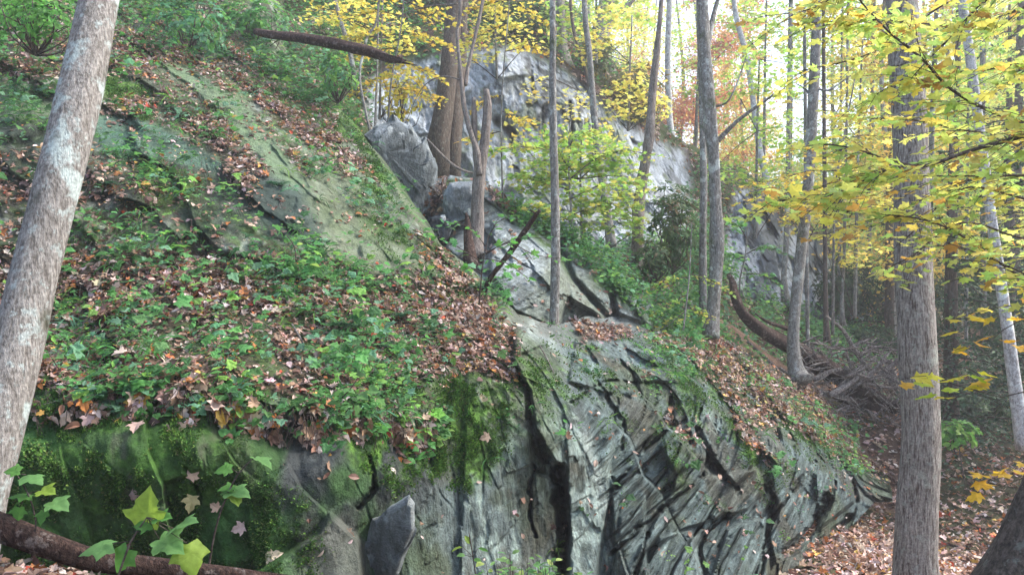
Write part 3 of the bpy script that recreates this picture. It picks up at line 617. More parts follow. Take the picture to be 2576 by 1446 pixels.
# ================================================================== middle ledge behind it
xs = np.arange(1060, 1900, 3.5)
Bt = [(1060, 540), (1085, 480), (1120, 440), (1180, 452), (1235, 468), (1290, 515), (1350, 555), (1420, 590), (1490, 645), (1560, 680), (1640, 690), (1720, 715), (1770, 790), (1850, 870), (1900, 900)]
Bb = [(1060, 800), (1250, 900), (1500, 930), (1900, 1000)]
Bc = [(1060, 560, 12.5), (1120, 450, 12.8), (1230, 480, 12.8), (1350, 570, 12.8), (1490, 650, 13), (1640, 700, 13.8), (1760, 800, 14.2), (1880, 900, 14.8), (1100, 650, 11.6), (1250, 680, 11.2), (1300, 760, 10.9), (1420, 700, 11.6), (1500, 760, 11.5), (1600, 780, 12.2), (1700, 850, 12.8), (1200, 850, 10.3), (1450, 880, 10.8), (1700, 950, 12), (1880, 1000, 13.5)]
B = Sheet(xs, Bt, Bb, 190, Bc); px, py, P0 = B.px, B.py, B.P0; X, Y, Z = P0[..., 0], P0[..., 1], P0[..., 2]
wl = fbm(X*1.0, Y, Z, 4, 71); n1 = fbm(X*2.2, Y*2.2, Z*2.2, 5, 72); n2 = fbm(X*9, Y*9, Z*9, 4, 73)
q, e, h1, h2 = facets(P0, -50, 1.5, .6, 75, .6, .2)
q2, e2, h5, h6 = facets(P0, 38, .5, .10, 76, .7, .06)
disp = .4*(wl-.5)+.2*q+.12*np.exp(-(e/.04)**2)*(h2 > .6)+.10*q2+.07*(n2-.5)
def blockB(poly, push, gx=0, gy=0, f_=6):
    global disp
    m = pmask(px, py, poly, f_); cx = sum(p[0] for p in poly)/len(poly); cy = sum(p[1] for p in poly)/len(poly)
    disp = disp-m*(push+gx*(px-cx)/100+gy*(py-cy)/100)
blockB([(1110, 480), (1180, 455), (1190, 550), (1110, 580)], .5, .1, 0)
blockB([(1240, 560), (1350, 580), (1400, 640), (1430, 740), (1400, 830), (1290, 780), (1230, 680)], .45, 0, .05)
blockB([(1420, 600), (1490, 660), (1560, 760), (1530, 810), (1440, 760), (1410, 680)], .25, 0, .1)
blockB([(1500, 650), (1560, 690), (1620, 760), (1640, 820), (1560, 790)], .3, .05, .0)
disp += line(px, py, [(1075, 560), (1085, 590), (1110, 600)], 14)*.8+line(px, py, [(1370, 555), (1400, 575)], 12)*.9+line(px, py, [(1410, 620), (1440, 700), (1530, 800)], 8)*.5+line(px, py, [(1540, 730), (1545, 790)], 8)*.6
disp *= sst(0, .06, np.broadcast_to(B.v[:, None], px.shape))*.85+.15
disp = blur(disp, 1)
B.finish(disp, (.4, 1, 2, 4, 8), .25)
col = np.zeros(px.shape+(3,))+np.array([.22, .25, .25]); col = mix(col, (.36, .40, .41), sst(.4, .65, n1)); col = mix(col, (.14, .15, .12), sst(.5, .7, n2)*.6)
ol = pmask(px, py, [(1380, 650), (1500, 700), (1560, 830), (1300, 830)], 30)*.7; col = mix(col, (.17, .19, .13), ol)
moss = pmask(px, py, [(1220, 505), (1290, 520), (1400, 600), (1440, 700), (1390, 640), (1280, 550)], 12)*.95+pmask(px, py, [(1450, 640), (1570, 730), (1600, 790), (1500, 720)], 12)*.8+pmask(px, py, [(1110, 450), (1200, 450), (1190, 475), (1120, 480)], 6)*.8+pmask(px, py, [(1700, 740), (1780, 800), (1880, 900), (1700, 870), (1600, 800)], 20)*.7
moss = np.clip(moss, 0, 1)*sst(.38, .5, .5*n1+.5*n2); col = mix(col, (.08, .14, .03), moss)
lit = np.zeros(px.shape)
for poly, a, ft in (([(1220, 470), (1290, 500), (1370, 550), (1300, 545), (1240, 510)], 1, 8), ([(1400, 570), (1500, 640), (1570, 690), (1640, 700), (1500, 670), (1420, 610)], 1, 8), ([(1560, 690), (1720, 715), (1790, 800), (1680, 780), (1600, 740)], .7, 14), ([(1090, 440), (1125, 440), (1110, 540), (1080, 560)], 1, 8)):
    lit = np.maximum(lit, pmask(px, py, poly, ft)*a)
lit *= sst(.3, .5, n1); col = mix(col, (.08, .05, .035), lit*.8)
B.build('rock_ledge', col, M['rock'], 'middle grey ledge of split rock behind the forked stump', 'rock ledge', zone=np.stack([np.ones(px.shape), .7*(1-.85*moss)*(1-.9*lit)], -1)); B.lit = lit; B.moss = moss

# ================================================================== cliff and hillside behind
xs = np.r_[np.arange(380, 900, 5.0), np.arange(900, 2130, 2.8), np.arange(2130, 2330, 5.0)]
Ct = [(380, -420), (1000, -330), (1200, -160), (1350, -50), (1450, 20), (1540, 150), (1620, 255), (1700, 345), (1800, 395), (1900, 445), (1980, 500), (2100, 640), (2200, 770), (2330, 880)]
Cb = [(380, 800), (1700, 860), (1850, 950), (2050, 1080), (2330, 1100)]
Cc = [(400, 100, 19), (600, 100, 17), (600, 400, 15), (800, 300, 16.5), (900, 250, 19), (960, 350, 18.5), (1100, 200, 20), (1300, 130, 21), (1300, 400, 20), (1300, 600, 17.5), (1500, 240, 22), (1500, 480, 20.3), (1600, 680, 16.6),
 (1700, 360, 25), (1700, 500, 22), (1750, 700, 18.5), (1900, 460, 28), (1900, 620, 25), (1850, 800, 19.5), (2050, 610, 31), (2050, 800, 25), (2200, 775, 33), (2200, 900, 24), (2320, 890, 34), (2300, 1050, 21), (2050, 1000, 19.5), (1850, 930, 16.8), (1300, 0, 25), (1000, 0, 23), (1430, 60, 26), (800, 0, 21), (600, -200, 24), (1000, -200, 29), (400, -400, 28), (1200, -150, 32), (500, 700, 13), (1000, 700, 14.5), (1300, 780, 14)]
C = Sheet(xs, Ct, Cb, 430, Cc, 130); px, py, P0 = C.px, C.py, C.P0; X, Y, Z = P0[..., 0], P0[..., 1], P0[..., 2]
cl = [(930, 200), (1000, 165), (1060, 150), (1180, 130), (1310, 118), (1380, 150), (1450, 200), (1540, 280), (1640, 350), (1720, 380), (1740, 470), (1720, 600), (1600, 620), (1450, 640), (1300, 560), (1200, 480), (1050, 420), (950, 350), (920, 280)]
cm = pmask(px, py, cl, 16)
far = pmask(px, py, [(1830, 560), (1850, 480), (1920, 470), (1970, 560), (2060, 600), (2120, 700), (2200, 800), (2100, 820), (1980, 780), (1860, 740), (1820, 650)], 14)
n1 = fbm(X*1.3, Y*1.3, Z*1.3, 5, 81); n2 = fbm(X*6, Y*6, Z*6, 4, 82); vs = fbm(X*6, Z*.8, Y*1.0, 4, 83)
q, e, h1, h2 = facets(P0, 96, 2.2, 1.1, 85, .7, .5); qb, eb, _, _ = facets(P0, 70, .7, .3, 87, .7, .2); q5, e5, h5, h6 = facets(P0, 35, 1.3, .6, 86, .9, .15); qc, _, hc_, _ = facets(P0, 100, .4, .14, 187, .8, .08)
vs2 = fbm(X*16, Z*4, Y*2, 3, 84); disp = (.8-.7*cm)*(n1-.5)+cm*(.30*q+.30*np.exp(-(e/.025)**2)*(h2 > .5)+.13*qb+.04*(vs2-.5)+.07*qc)+far*(1.5*q5+.4*np.exp(-(e5/.05)**2))+.14*(n2-.5)
disp += line(px, py, [(1252, 305), (1275, 320), (1288, 335)], 8)*1.6+line(px, py, [(1285, 345), (1292, 380)], 6)*.5+line(px, py, [(1435, 260), (1440, 350)], 4)*.4+line(px, py, [(1335, 180), (1340, 240)], 4)*.4
disp -= pmask(px, py, [(1160, 380), (1240, 330), (1300, 400), (1330, 480), (1200, 480)], 14)*.35+pmask(px, py, [(1300, 380), (1480, 400), (1560, 560), (1320, 560)], 6)*.3+pmask(px, py, [(1540, 320), (1640, 340), (1720, 400), (1700, 560), (1560, 480)], 14)*.5
disp -= pmask(px, py, [(1230, 125), (1300, 130), (1340, 190), (1250, 200)], 5)*.35+cm*.04*(fbm(X*9, Z*9, 0, 3, 182)-.5)
disp *= sst(0, .05, np.broadcast_to(C.v[:, None], px.shape))
disp = blur(disp, 1)
C.finish(disp, (1, 3, 6, 12), .45)
rock = np.zeros(px.shape+(3,))+np.array([.36, .39, .42]); rock = mix(rock, (.54, .58, .62), sst(.42, .6, .5*vs+.5*vs2)); rock = mix(rock, (.26, .27, .27), sst(.48, .66, n1)*.6)
rock = rock*(.93+.14*hc_)[..., None]; rock = mix(rock, (.10, .10, .09), sst(.57, .63, fbm(X*7, Z*2.2, Y, 5, 188))*.5); rock = mix(rock, (.20, .24, .10), sst(.58, .66, fbm(X*3, Z*3, Y, 4, 189))*.5)
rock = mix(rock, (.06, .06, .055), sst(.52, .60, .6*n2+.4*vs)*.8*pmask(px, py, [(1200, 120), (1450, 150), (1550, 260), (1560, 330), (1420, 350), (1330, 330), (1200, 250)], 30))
for a, b, w_, s_ in ((1435, 330, 5, .9), (1365, 310, 6, .8), (1395, 200, 6, .6), (1330, 215, 6, .5), (1500, 270, 5, .7), (960, 200, 5, .5)):
    rock = mix(rock, (.07, .065, .06), line(px, py, [(a, b-70), (a+4, b), (a+6, b+55)], w_)*s_*sst(.35, .5, n2))
rock = mix(rock, (.62, .64, .62), line(px, py, [(1285, 180), (1290, 250), (1290, 420)], 14)*.6*sst(.4, .5, n2))
frk = mix(np.zeros(px.shape+(3,))+np.array([.17, .185, .21]), (.50, .53, .58), sst(.35, .7, h5)); frk = mix(frk, (.09, .1, .1), sst(.5, .65, n2)*.7)
gr = mix(np.zeros(px.shape+(3,))+np.array([.09, .06, .045]), (.07, .09, .035), sst(.42, .58, n1))
col = mix(gr, (0, 0, 0), np.zeros(px.shape)); col = col*(1-cm[..., None])+rock*cm[..., None]; col = col*(1-far[..., None])+frk*far[..., None]
C.build('cliff', col, M['cliff'], 'tall pale blue-grey cliff with black lichen streaks and a wooded brow above it', 'cliff')
C.lit = (1-cm)*(1-far)

# ================================================================== valley floor and far ground
gp = [(-3, 5, .9), (-3, 3.4, 2.0), (-1.5, 3.3, 1.92), (-.6, 3.6, 1.6), (-.6, 6, .45), (2.8, 8.9, 0), (0, 0, 1.55), (-3, 0, 2.2), (3, 0, .9), (3, 4, .3), (5, 6, .05), (3.4, 7, 0), (8, 6, .3), (10, 0, 1), (4.2, 11.4, .02), (6.3, 13.8, .02), (7, 17, .7), (9, 20, .4), (13, 20, .3), (11, 24, 1.0), (8, 16, 0), (12, 14, .3), (18, 14, 1.2), (20, 22, 2.0), (26, 30, 5), (16, 30, 1.6), (14, 40, 2.6), (6, 34, 5.5), (10, 36, 4.4), (8, 50, 5), (20, 50, 4), (40, 45, 13), (0, 60, 8), (20, 80, 7), (60, 90, 24), (-20, 40, 12), (-30, 10, 8), (-8, 8, 1), (-6, 0, 3), (-20, 0, 8), (0, -12, 2), (25, 0, 4), (0, 12, 0), (-5, 14, 0), (0, 22, 1), (5, 20, .5), (-60, 90, 26), (0, 110, 12), (6.4, 15.6, 1.15), (5.0, 15.4, 1.8), (7.6, 15.8, .6), (0, 4.6, 1.25), (.9, 5, 1.15)]
G = RBF([(a, b) for a, b, z in gp], [z for a, b, z in gp], 3.0)
def gz(x, y):
    x = np.asarray(x, float); y = np.asarray(y, float); r = np.hypot(x, y)
    z = G(np.clip(x, -70, 70), np.clip(y, -20, 115)); t = sst(60, 130, r)
    z = z*(1-t)+9*t+sst(120, 260, r)*14*(fbm(x/160, y/160, 0, 3, 91))
    return z+.22*(fbm(x*.7, y*.7, 0, 4, 90)-.5)+.06*(fbm(x*4, y*4, 0, 3, 92)-.5)
def axis(lo, hi, fine_lo, fine_hi, st):
    a = [fine_lo]; s = st
    while a[-1] > lo: s *= 1.12; a.append(a[-1]-s)
    b = list(np.arange(fine_lo+st, fine_hi, st)); s = st
    while b[-1] < hi: s *= 1.09; b.append(b[-1]+s)
    return np.array(a[::-1]+b)
gx, gy = np.meshgrid(axis(-160, 260, -3.5, 13, .085), axis(-60, 260, 2.2, 20, .085))
g_z = gz(gx, gy)
n1 = fbm(gx*.8, gy*.8, 0, 4, 93); n2 = fbm(gx*6, gy*6, 0, 4, 94)
col = mix(np.zeros(gx.shape+(3,))+np.array([.10, .062, .045]), (.19, .12, .085), sst(.35, .65, n2)); col = mix(col, (.05, .085, .03), sst(.5, .62, n1)*.55)
mb = MB(); r_, c_ = gx.shape; i = np.arange(r_-1)[:, None]*c_; j = np.arange(c_-1)[None]
mb.add(np.stack([gx, gy, g_z], -1).reshape(-1, 3), None, np.stack([i+j, i+j+1, i+c_+j+1, i+c_+j], -1).reshape(-1, 4), col.reshape(-1, 3))
tag(mb.build('ground', M['soil']), 'leaf-strewn forest floor winding away between rock and trees', 'ground', None, 'structure')
def gat(px_, py_):
    """point of the valley floor seen at a picture point (marched along the ray)"""
    dd = np.linspace(2.5, 60, 1200); x = (px_-1288)/F*dd; z = CZ+(723-py_)/F*dd; h = gz(x, dd)
    k = np.argmax(z < h); return x[k], dd[k], h[k]

exec_parts = []
# ================================================================== leaf litter and ground plants
UP = np.array([0, 0, 1.0])
def jitn(Nn, a, up=0.0):
    n_ = Nn+rng.normal(size=Nn.shape)*a+UP*up; return n_/(np.linalg.norm(n_, axis=1)[:, None]+1e-9)
def litter_on(S, n, dens, size, name, label, up=.4, mixw=LITTER):
    dens = dens*(.35+1.1*sst(.42, .56, fbm(S.P0[..., 0]*2.4, S.P0[..., 1]*2.4, S.P0[..., 2]*2.4, 4, 140)))
    Pp, Nn, i, j = S.scatter(n, dens); mb = MB(); nn = jitn(Nn, .45, up)
    Pp = Pp+Nn*(rng.random((n, 1))*.035+.006); s_ = size[0]+(size[1]-size[0])*rng.random(n)**1.5; c_ = pal(n, *mixw)*.82
    k = rng.random(n) < .55
    k = rng.random(n) < .32; leaves(mb, Pp[k], nn[k], s_[k], c_[k], MAPLE); leaves(mb, Pp[~k], nn[~k], s_[~k]*.9, c_[~k], CURLED+OVAL)
    return tag(mb.build(name, M['litter'], smooth=False), label, 'leaf litter', None, 'stuff')
vis = sst(-250, -60, A.px)
litter_on(A, 46000, (A.lit**1.3+.015*(1-A.moss))*vis, (.03, .095), 'leaf_litter', 'brown, tan and rust fallen leaves lying over the near rock slope')
px, py = A.px, A.py
rz = pmask(px, py, [(1600, 830), (1860, 860), (2060, 980), (2250, 1160), (2230, 1210), (2120, 1150), (1960, 1060), (1860, 980), (1740, 910)], 14)
litter_on(A, 2600, rz, (.035, .07), 'leaf_litter', 'small yellow and tan leaves flecking the mossy crest of the ridge', .3, ([(.62, .50, .18), (.50, .36, .2), (.34, .2, .1), (.55, .32, .08)], [3, 3, 3, 1]))
litter_on(B, 1500, B.lit+.02, (.06, .12), 'leaf_litter', 'dead leaves caught on the ledge behind the forked stump', .4)
litter_on(C, 16000, C.lit*(C.py > -80)+.0, (.08, .16), 'leaf_litter', 'pale brown leaves strewn over the hillside above and below the cliff', .4)
# valley floor litter
n = 62000; q = rng.random((n, 2)); d_ = 4.5+24*q[:, 0]**1.15; pxx = 1150+1560*q[:, 1]; gxx = (pxx-1288)/F*d_; gyy = d_
k = gxx > np.interp(gyy, [4, 6, 8.9, 11.4, 13.8, 17, 30], [-1.5, -.4, 2.4, 4.2, 6.2, 6.2, 8]); gxx, gyy = gxx[k], gyy[k]
q = rng.random((2500, 2)); gxx = np.r_[gxx, -3.6+3.4*q[:, 0]]; gyy = np.r_[gyy, 2.4+1.7*q[:, 1]]; n = len(gxx)
mb = MB(); pp = np.stack([gxx, gyy, gz(gxx, gyy)+.01+.02*rng.random(n)], -1); nn = jitn(np.tile(UP, (n, 1)), .35)
cc = pal(n, LITTER[0], [6, 6, 3, 4, 1.5, 1.5, .6, .3]); s_ = rng.uniform(.055, .12, n); s_[-2500:] *= .62; cc[-2500:] *= .6; k = rng.random(n) < .55
leaves(mb, pp[k], nn[k], s_[k], cc[k], MAPLE); leaves(mb, pp[~k], nn[~k], s_[~k], cc[~k], CURLED+OVAL)
tag(mb.build('leaf_litter', M['litter'], smooth=False), 'pinkish brown fallen leaves covering the valley floor', 'leaf litter', None, 'stuff')

def herbs(S, n, dens, size, hgt, name, label, tp=None, greens=GREENS, npl=(4, 9), mat='leaf'):
    dens = dens*(.35+1.2*sst(.46, .58, fbm(S.P0[..., 0]*1.9, S.P0[..., 1]*1.9, S.P0[..., 2]*1.9, 4, 141)))
    Pp, Nn, i, j = S.scatter(n, dens); mb = MB(); L, NN, SS, CC, UU = [], [], [], [], []
    for a in range(n):
        kk = random.randint(*npl); base = Pp[a]+Nn[a]*.02; h_ = random.uniform(*hgt); ax = Nn[a]*.6+UP*.6+rng.normal(size=3)*.2
        c0 = pal(1, *greens)[0]; s0 = random.uniform(*size)
        for b in range(kk):
            di = rng.normal(size=3); di[2] *= .4; di /= np.linalg.norm(di)+1e-9
            L.append(base+ax*h_*random.uniform(.35, 1)+di*h_*.55); UU.append(di); NN.append(UP*1.0+np.array([0, -.35, 0])+rng.normal(size=3)*.35)
            SS.append(s0*random.uniform(.7, 1.25)); CC.append(c0*random.uniform(.8, 1.25))
    leaves(mb, np.array(L), np.array(NN), np.array(SS), np.array(CC), tp or (OVAL+MFLAT), U=np.array(UU))
    return tag(mb.build(name, M[mat], smooth=False), label, 'ground plants', None, 'stuff')
px, py = A.px, A.py
hd = np.zeros(px.shape)+.02
for poly, a, ft in (
  ([(-100, -60), (560, -60), (620, 60), (560, 130), (300, 120), (120, 140), (-100, 160)], 1, 30),
  ([(120, 740), (420, 780), (400, 900), (160, 960), (100, 860)], .9, 25), ([(240, 340), (400, 380), (560, 430), (640, 520), (560, 540), (420, 500), (260, 470)], .75, 25),
  ([(0, 220), (140, 240), (120, 330), (0, 340)], .8, 15), ([(160, 540), (360, 560), (560, 620), (700, 640), (720, 720), (500, 720), (240, 680)], .9, 25),
  ([(560, 620), (800, 620), (1000, 720), (1100, 800), (1080, 900), (900, 880), (700, 800)], .8, 25),
  ([(760, 900), (1000, 880), (1060, 980), (960, 1060), (820, 1020)], 1, 20), ([(440, 830), (620, 820), (700, 920), (540, 960)], .5, 20),
  ([(620, 100), (760, 180), (880, 280), (820, 300), (660, 230)], .9, 15), ([(760, 380), (900, 420), (1000, 520), (1060, 600), (940, 560), (800, 470)], .45, 18), ([(480, 200), (600, 260), (700, 360), (620, 360), (500, 270)], .4, 14), ([(1160, 680), (1260, 700), (1290, 780), (1200, 770)], 1, 12),
  ([(1600, 830), (1760, 840), (1760, 960), (1640, 960)], .35, 20), ([(1850, 880), (2200, 1120), (2220, 1190), (2060, 1120), (1880, 980)], .16, 20),
  ([(1620, 930), (1720, 940), (1720, 1000), (1620, 990)], .6, 12), ([(2020, 1060), (2120, 1130), (2180, 1220), (2080, 1180)], .25, 12)):
    hd = np.maximum(hd, pmask(px, py, poly, ft)*a)
hd *= (1-wallL*sst(0, 30, py-edge)*.95)*vis; hd *= 1-.85*slab; hd += .5*lipb
hd2 = np.clip(hd+.14*slope*(1-.9*slab)*vis*(1-wallL)*sst(1300, 1000, px), 0, 1)
herbs(A, 1700, hd2, (.03, .07), (.04, .16), 'ground_cover', 'low green leafy plants rooted among the leaves of the near slope')
herbs(A, 2400, hd2, (.012, .034), (.02, .10), 'ground_cover', 'tiny-leaved herbs and moss sprouts carpeting the near slope', npl=(6, 12))
herbs(A, 700, hd2, (.05, .11), (.10, .30), 'ground_cover', 'taller maple and bramble shoots standing on the near slope', tp=BIG, npl=(3, 6))
herbs(A, 900, hd2+.1*hd, (.10, .22), (.02, .08), 'grass', 'thin grass blades arching out of the litter on the near slope', tp=[tpl_oval(.2, -.9, .03)], npl=(4, 9))
bd = np.exp(-((A.py-edge-32)/34)**2)*(A.px > 90)*(A.px < 1120)*sst(.42, .56, fbm(A.px/40, A.py/110, 0, 3, 150))
Pp, Nn, i_, j_ = A.scatter(520, bd); mb = MB(); n = len(Pp); leaves(mb, Pp+np.array([0, -.05, 0])-np.array([0, .05, 0])*rng.random((n, 1)), np.tile(np.array([.1, -1, .5]), (n, 1))+rng.normal(size=(n, 3))*.5, rng.uniform(.04, .12, n), pal(n, *LITTER), MAPLE+CURLED, U=np.tile(-UP, (n, 1))+rng.normal(size=(n, 3))*.5)
tag(mb.build('leaf_litter', M['litter'], smooth=False), 'dead leaves snagged on roots over the lip of the green wall', 'leaf litter', None, 'stuff')
herbs(A, 260, bd, (.03, .09), (.02, .12), 'ground_cover', 'green leaves trailing over the lip of the green wall', tp=BIG+OVAL)
# real moss: tiny upright sprigs wherever the stone is mossy
mm = A.moss*(1-A.lit)*vis*(1+2.5*wallL)*sst(.40, .58, fbm(A.P0[..., 0]*7, A.P0[..., 1]*7, A.P0[..., 2]*7, 4, 170))
Pp, Nn, i_, j_ = A.scatter(70000, mm); mb = MB(); n = len(Pp); c_ = pal(n, [(.05, .12, .02), (.09, .19, .03), (.13, .25, .045), (.035, .08, .02), (.14, .16, .05)], [4, 4, 2, 3, .6], jit=.25)
leaves(mb, Pp+Nn*.006, np.cross(Nn, rng.normal(size=Nn.shape)), rng.uniform(.010, .030, n), c_, [tpl_diamond(.32, .2)], U=Nn*.8+UP*.2+rng.normal(size=Nn.shape)*.7)
tag(mb.build('moss', M['needle'], smooth=False), 'fuzzy green moss on the wall and along the ridges of the slabs', 'moss', None, 'stuff')
Pw = (B.py < 9999)*1.0*(sst(.3, .9, B.moss)*.4+.25)
herbs(B, 900, Pw*pmask(B.px, B.py, [(1240, 480), (1400, 560), (1700, 700), (1880, 880), (1700, 870), (1480, 690), (1300, 560)], 20), (.05, .09), (.08, .25), 'ground_cover', 'green plants crowding the top of the middle ledge')
hc = C.lit*(.25+pmask(C.px, C.py, [(1240, 470), (1450, 520), (1720, 560), (1850, 700), (1750, 800), (1350, 700)], 30)+.7*pmask(C.px, C.py, [(700, -50), (1100, -50), (1000, 180), (900, 330), (760, 300)], 40)+.6*pmask(C.px, C.py, [(1850, 700), (2300, 900), (2300, 1000), (1900, 900)], 40))*(C.py > -100)
herbs(C, 4500, hc, (.07, .13), (.12, .5), 'undergrowth', 'hazy green undergrowth on the hillside round the cliff foot')

# ================================================================== trees
def tree(name, label, cat, bark, rows, branches=(), crown=None, segs=16, step=.12, rough=.07, jag=0, group=None, part='trunk', seed=None, flare=1.0, leafm='leaf', bpart='branch'):
    """rows and branches: (px, py, depth, width px); crown: function filling a leaf mesh"""
    seed = seed if seed is not None else len(bpy.data.objects)
    p = pxp(rows); base = p[-1, :3].copy(); root = empty(name, base, label, cat, group)
    mb = MB(); tube(mb, p, segs, step, rough, seed, jag); mb.build(part, M[bark], root, base)
    for k, b in enumerate(branches):
        mb = MB(); tube(mb, pxp(b), 8, step, rough, seed+k+1); mb.build(bpart, M[bark], root, base)
    if crown:
        mb = MB(); crown(mb)
        if mb.n: mb.build('foliage', M[leafm], root, base, smooth=False)
    return root
def spray(mb, tw, path, n_tw, tl, ls, palt, tpls=MFLAT, droop=.15, t0=.12, per=.055, flat=.28, twr=.0025, spread=1.0):
    """leafy side twigs along a limb, leaves held level"""
    p = smooth_path(path, .05); n = len(p); Pq, Nq, Sq, Uq = [], [], [], []
    for a in range(n_tw):
        i = int((t0+(1-t0)*(a+random.random())/n_tw)*(n-1)); i = min(i, n-2)
        d = p[min(i+3, n-1), :3]-p[max(i-3, 0), :3]; d /= np.linalg.norm(d)+1e-9
        side = np.cross(d, UP); side /= np.linalg.norm(side)+1e-9; side *= random.choice((-1, 1))
        di = side*random.uniform(.3, 1)*spread+d*random.uniform(.3, .9)+UP*random.uniform(-.25, .2); di /= np.linalg.norm(di)
        L = tl*random.uniform(.45, 1.2)*(1-.35*i/n); st = p[i, :3]; en = st+di*L-UP*droop*L
        mid = (st+en)/2+UP*.05*L+rng.normal(size=3)*.03*L
        if tw is not None: tube(tw, [(*st, twr), (*mid, twr*.8), (*en, twr*.5)], 4, .1, 0, a)
        k = max(2, int(L/per)); sd = np.cross(di, UP); sd /= np.linalg.norm(sd)+1e-9
        for b in range(k):
            t = (b+.6)/k; q = (1-t)**2*st+2*t*(1-t)*mid+t*t*en; s_ = 1 if b % 2 else -1
            u = di*random.uniform(.3, 1)+sd*s_*random.uniform(.4, 1.1)-UP*random.uniform(-.1, .45)
            if b == k-1: u = di
            Pq.append(q+u/np.linalg.norm(u)*.25*ls); Uq.append(u); Nq.append(UP+rng.normal(size=3)*flat); Sq.append(ls*random.uniform(.55, 1.2))
    if Pq: leaves(mb, np.array(Pq), np.array(Nq), np.array(Sq), pal(len(Pq), *palt, jit=.12), tpls, U=np.array(Uq))

tree('leaning_tree', 'pale lichen-blotched leaning trunk in front of the mossy slope', 'tree', 'bark_pale',
     [(345, -600, 5.1, 74), (298, -300, 4.9, 80), (250, 0, 4.6, 90), (171, 360, 4.3, 104), (78, 723, 4.1, 111), (-8, 1073, 3.9, 122), (-75, 1350, 3.8, 136), (-130, 1640, 3.75, 170)],
     [[(360, -700, 5.6, 8), (320, -520, 5.3, 16), (290, -350, 4.95, 26)]], segs=28, step=.06, rough=.05)
tree('straight_tree', 'broad straight grey trunk with finely furrowed bark rising from the litter at the rock end', 'tree', 'bark_ridge',
     [(2240, -700, 8.1, 56), (2262, -300, 7.9, 66), (2268, 0, 7.8, 74), (2290, 350, 7.6, 80), (2300, 723, 7.5, 88), (2317, 1073, 7.4, 90), (2305, 1300, 7.4, 98), (2301, 1446, 7.4, 106), (2300, 1560, 7.4, 130), (2300, 1640, 7.4, 180)],
     [[(2180, -500, 8, 8), (2220, -380, 7.9, 18), (2262, -260, 7.9, 24)]], segs=28, step=.08, rough=.045)
tree('dark_tree', 'dark red-brown trunk slanting out of the bottom corner of the litter floor', 'tree', 'bark_dark',
     [(3500, -2600, 5.4, 70), (3250, -900, 4.5, 95), (2990, 300, 3.9, 120), (2830, 800, 3.7, 140), (2700, 1150, 3.6, 160), (2590, 1420, 3.55, 190), (2520, 1600, 3.5, 240)], segs=24, step=.07)
tree('sapling_tree', 'slender straight speckled trunk rooted beside the boulder ledge in the middle', 'tree', 'bark_mid',
     [(1388, -500, 10.2, 12), (1390, 0, 10.1, 15), (1391, 300, 10, 19), (1396, 500, 10, 21), (1397, 700, 10, 23), (1392, 825, 10, 25), (1390, 850, 10, 34)],
     [[(1340, -330, 10.4, 3), (1370, -230, 10.2, 5), (1390, -150, 10.1, 8)]], segs=14, step=.07)
# forked stump: a live stem growing up beside two broken prongs
tree('forked_tree', 'gnarled grey stump with two snapped prongs and a curving live stem', 'tree', 'bark_snag',
     [(1222, 225, 11.5, 14), (1226, 270, 11.5, 20), (1220, 350, 11.5, 22), (1208, 420, 11.5, 30), (1202, 500, 11.5, 32), (1200, 570, 11.5, 35), (1196, 640, 11.4, 44)],
     [[(1191, 245, 11.5, 8), (1192, 290, 11.5, 15), (1195, 360, 11.5, 16), (1204, 440, 11.5, 20)],
      [(1150, -260, 11.7, 6), (1158, 20, 11.6, 9), (1150, 80, 11.6, 9), (1158, 170, 11.5, 10), (1168, 270, 11.45, 12), (1186, 340, 11.4, 13), (1200, 380, 11.4, 15), (1206, 440, 11.4, 17)],
      [(1232, -120, 11.9, 6), (1213, 10, 11.8, 8), (1196, 90, 11.7, 9), (1180, 160, 11.6, 9), (1171, 215, 11.5, 10)],
      [(1020, 310, 12.2, 1.5), (1060, 225, 12, 2), (1110, 193, 11.8, 3), (1166, 203, 11.5, 4)],
      [(960, 60, 12.4, 2), (1060, 20, 12.2, 2.5), (1150, 10, 11.7, 4)]], segs=16, step=.05, rough=.12, jag=.25)
tree('broken_stub', 'splintered reddish rotten stub against the foot of the forked stump', 'stump', 'dead_wood',
     [(1172, 535, 11.3, 5), (1176, 560, 11.3, 16), (1180, 610, 11.2, 26), (1184, 660, 11.1, 40)], segs=12, step=.05, rough=.2, jag=.2, part='wood')
tree('twin_tree', 'massive dark furrowed trunk behind the big boulder with a paler trunk fused to it', 'tree', 'bark_dark',
     [(1158, -500, 17.6, 30), (1150, -100, 17.5, 36), (1140, 60, 17.4, 40), (1128, 180, 17.2, 46), (1115, 280, 17, 50), (1104, 350, 16.9, 58), (1098, 410, 17, 66), (1092, 470, 17.6, 84)],
     [[(1170, -500, 18, 22), (1164, -50, 17.8, 30), (1158, 120, 17.6, 34), (1150, 230, 17.4, 38), (1142, 320, 17.2, 42), (1136, 400, 17.2, 48), (1134, 470, 17.7, 56)]], segs=18, step=.12, rough=.09)
tree('birch_tree', 'grey mottled trunk bending slightly right before the cliff, third from the boulder', 'tree', 'bark_mid',
     [(1462, -400, 16.6, 10), (1470, 0, 16.4, 13), (1483, 140, 16.3, 16), (1492, 260, 16.2, 17), (1503, 370, 16.1, 19), (1516, 460, 16, 20), (1528, 540, 15.9, 22), (1538, 620, 15.8, 26)],
     [[(1440, -260, 17, 4), (1455, -160, 16.7, 6), (1468, -60, 16.4, 8)]], segs=14, step=.1)
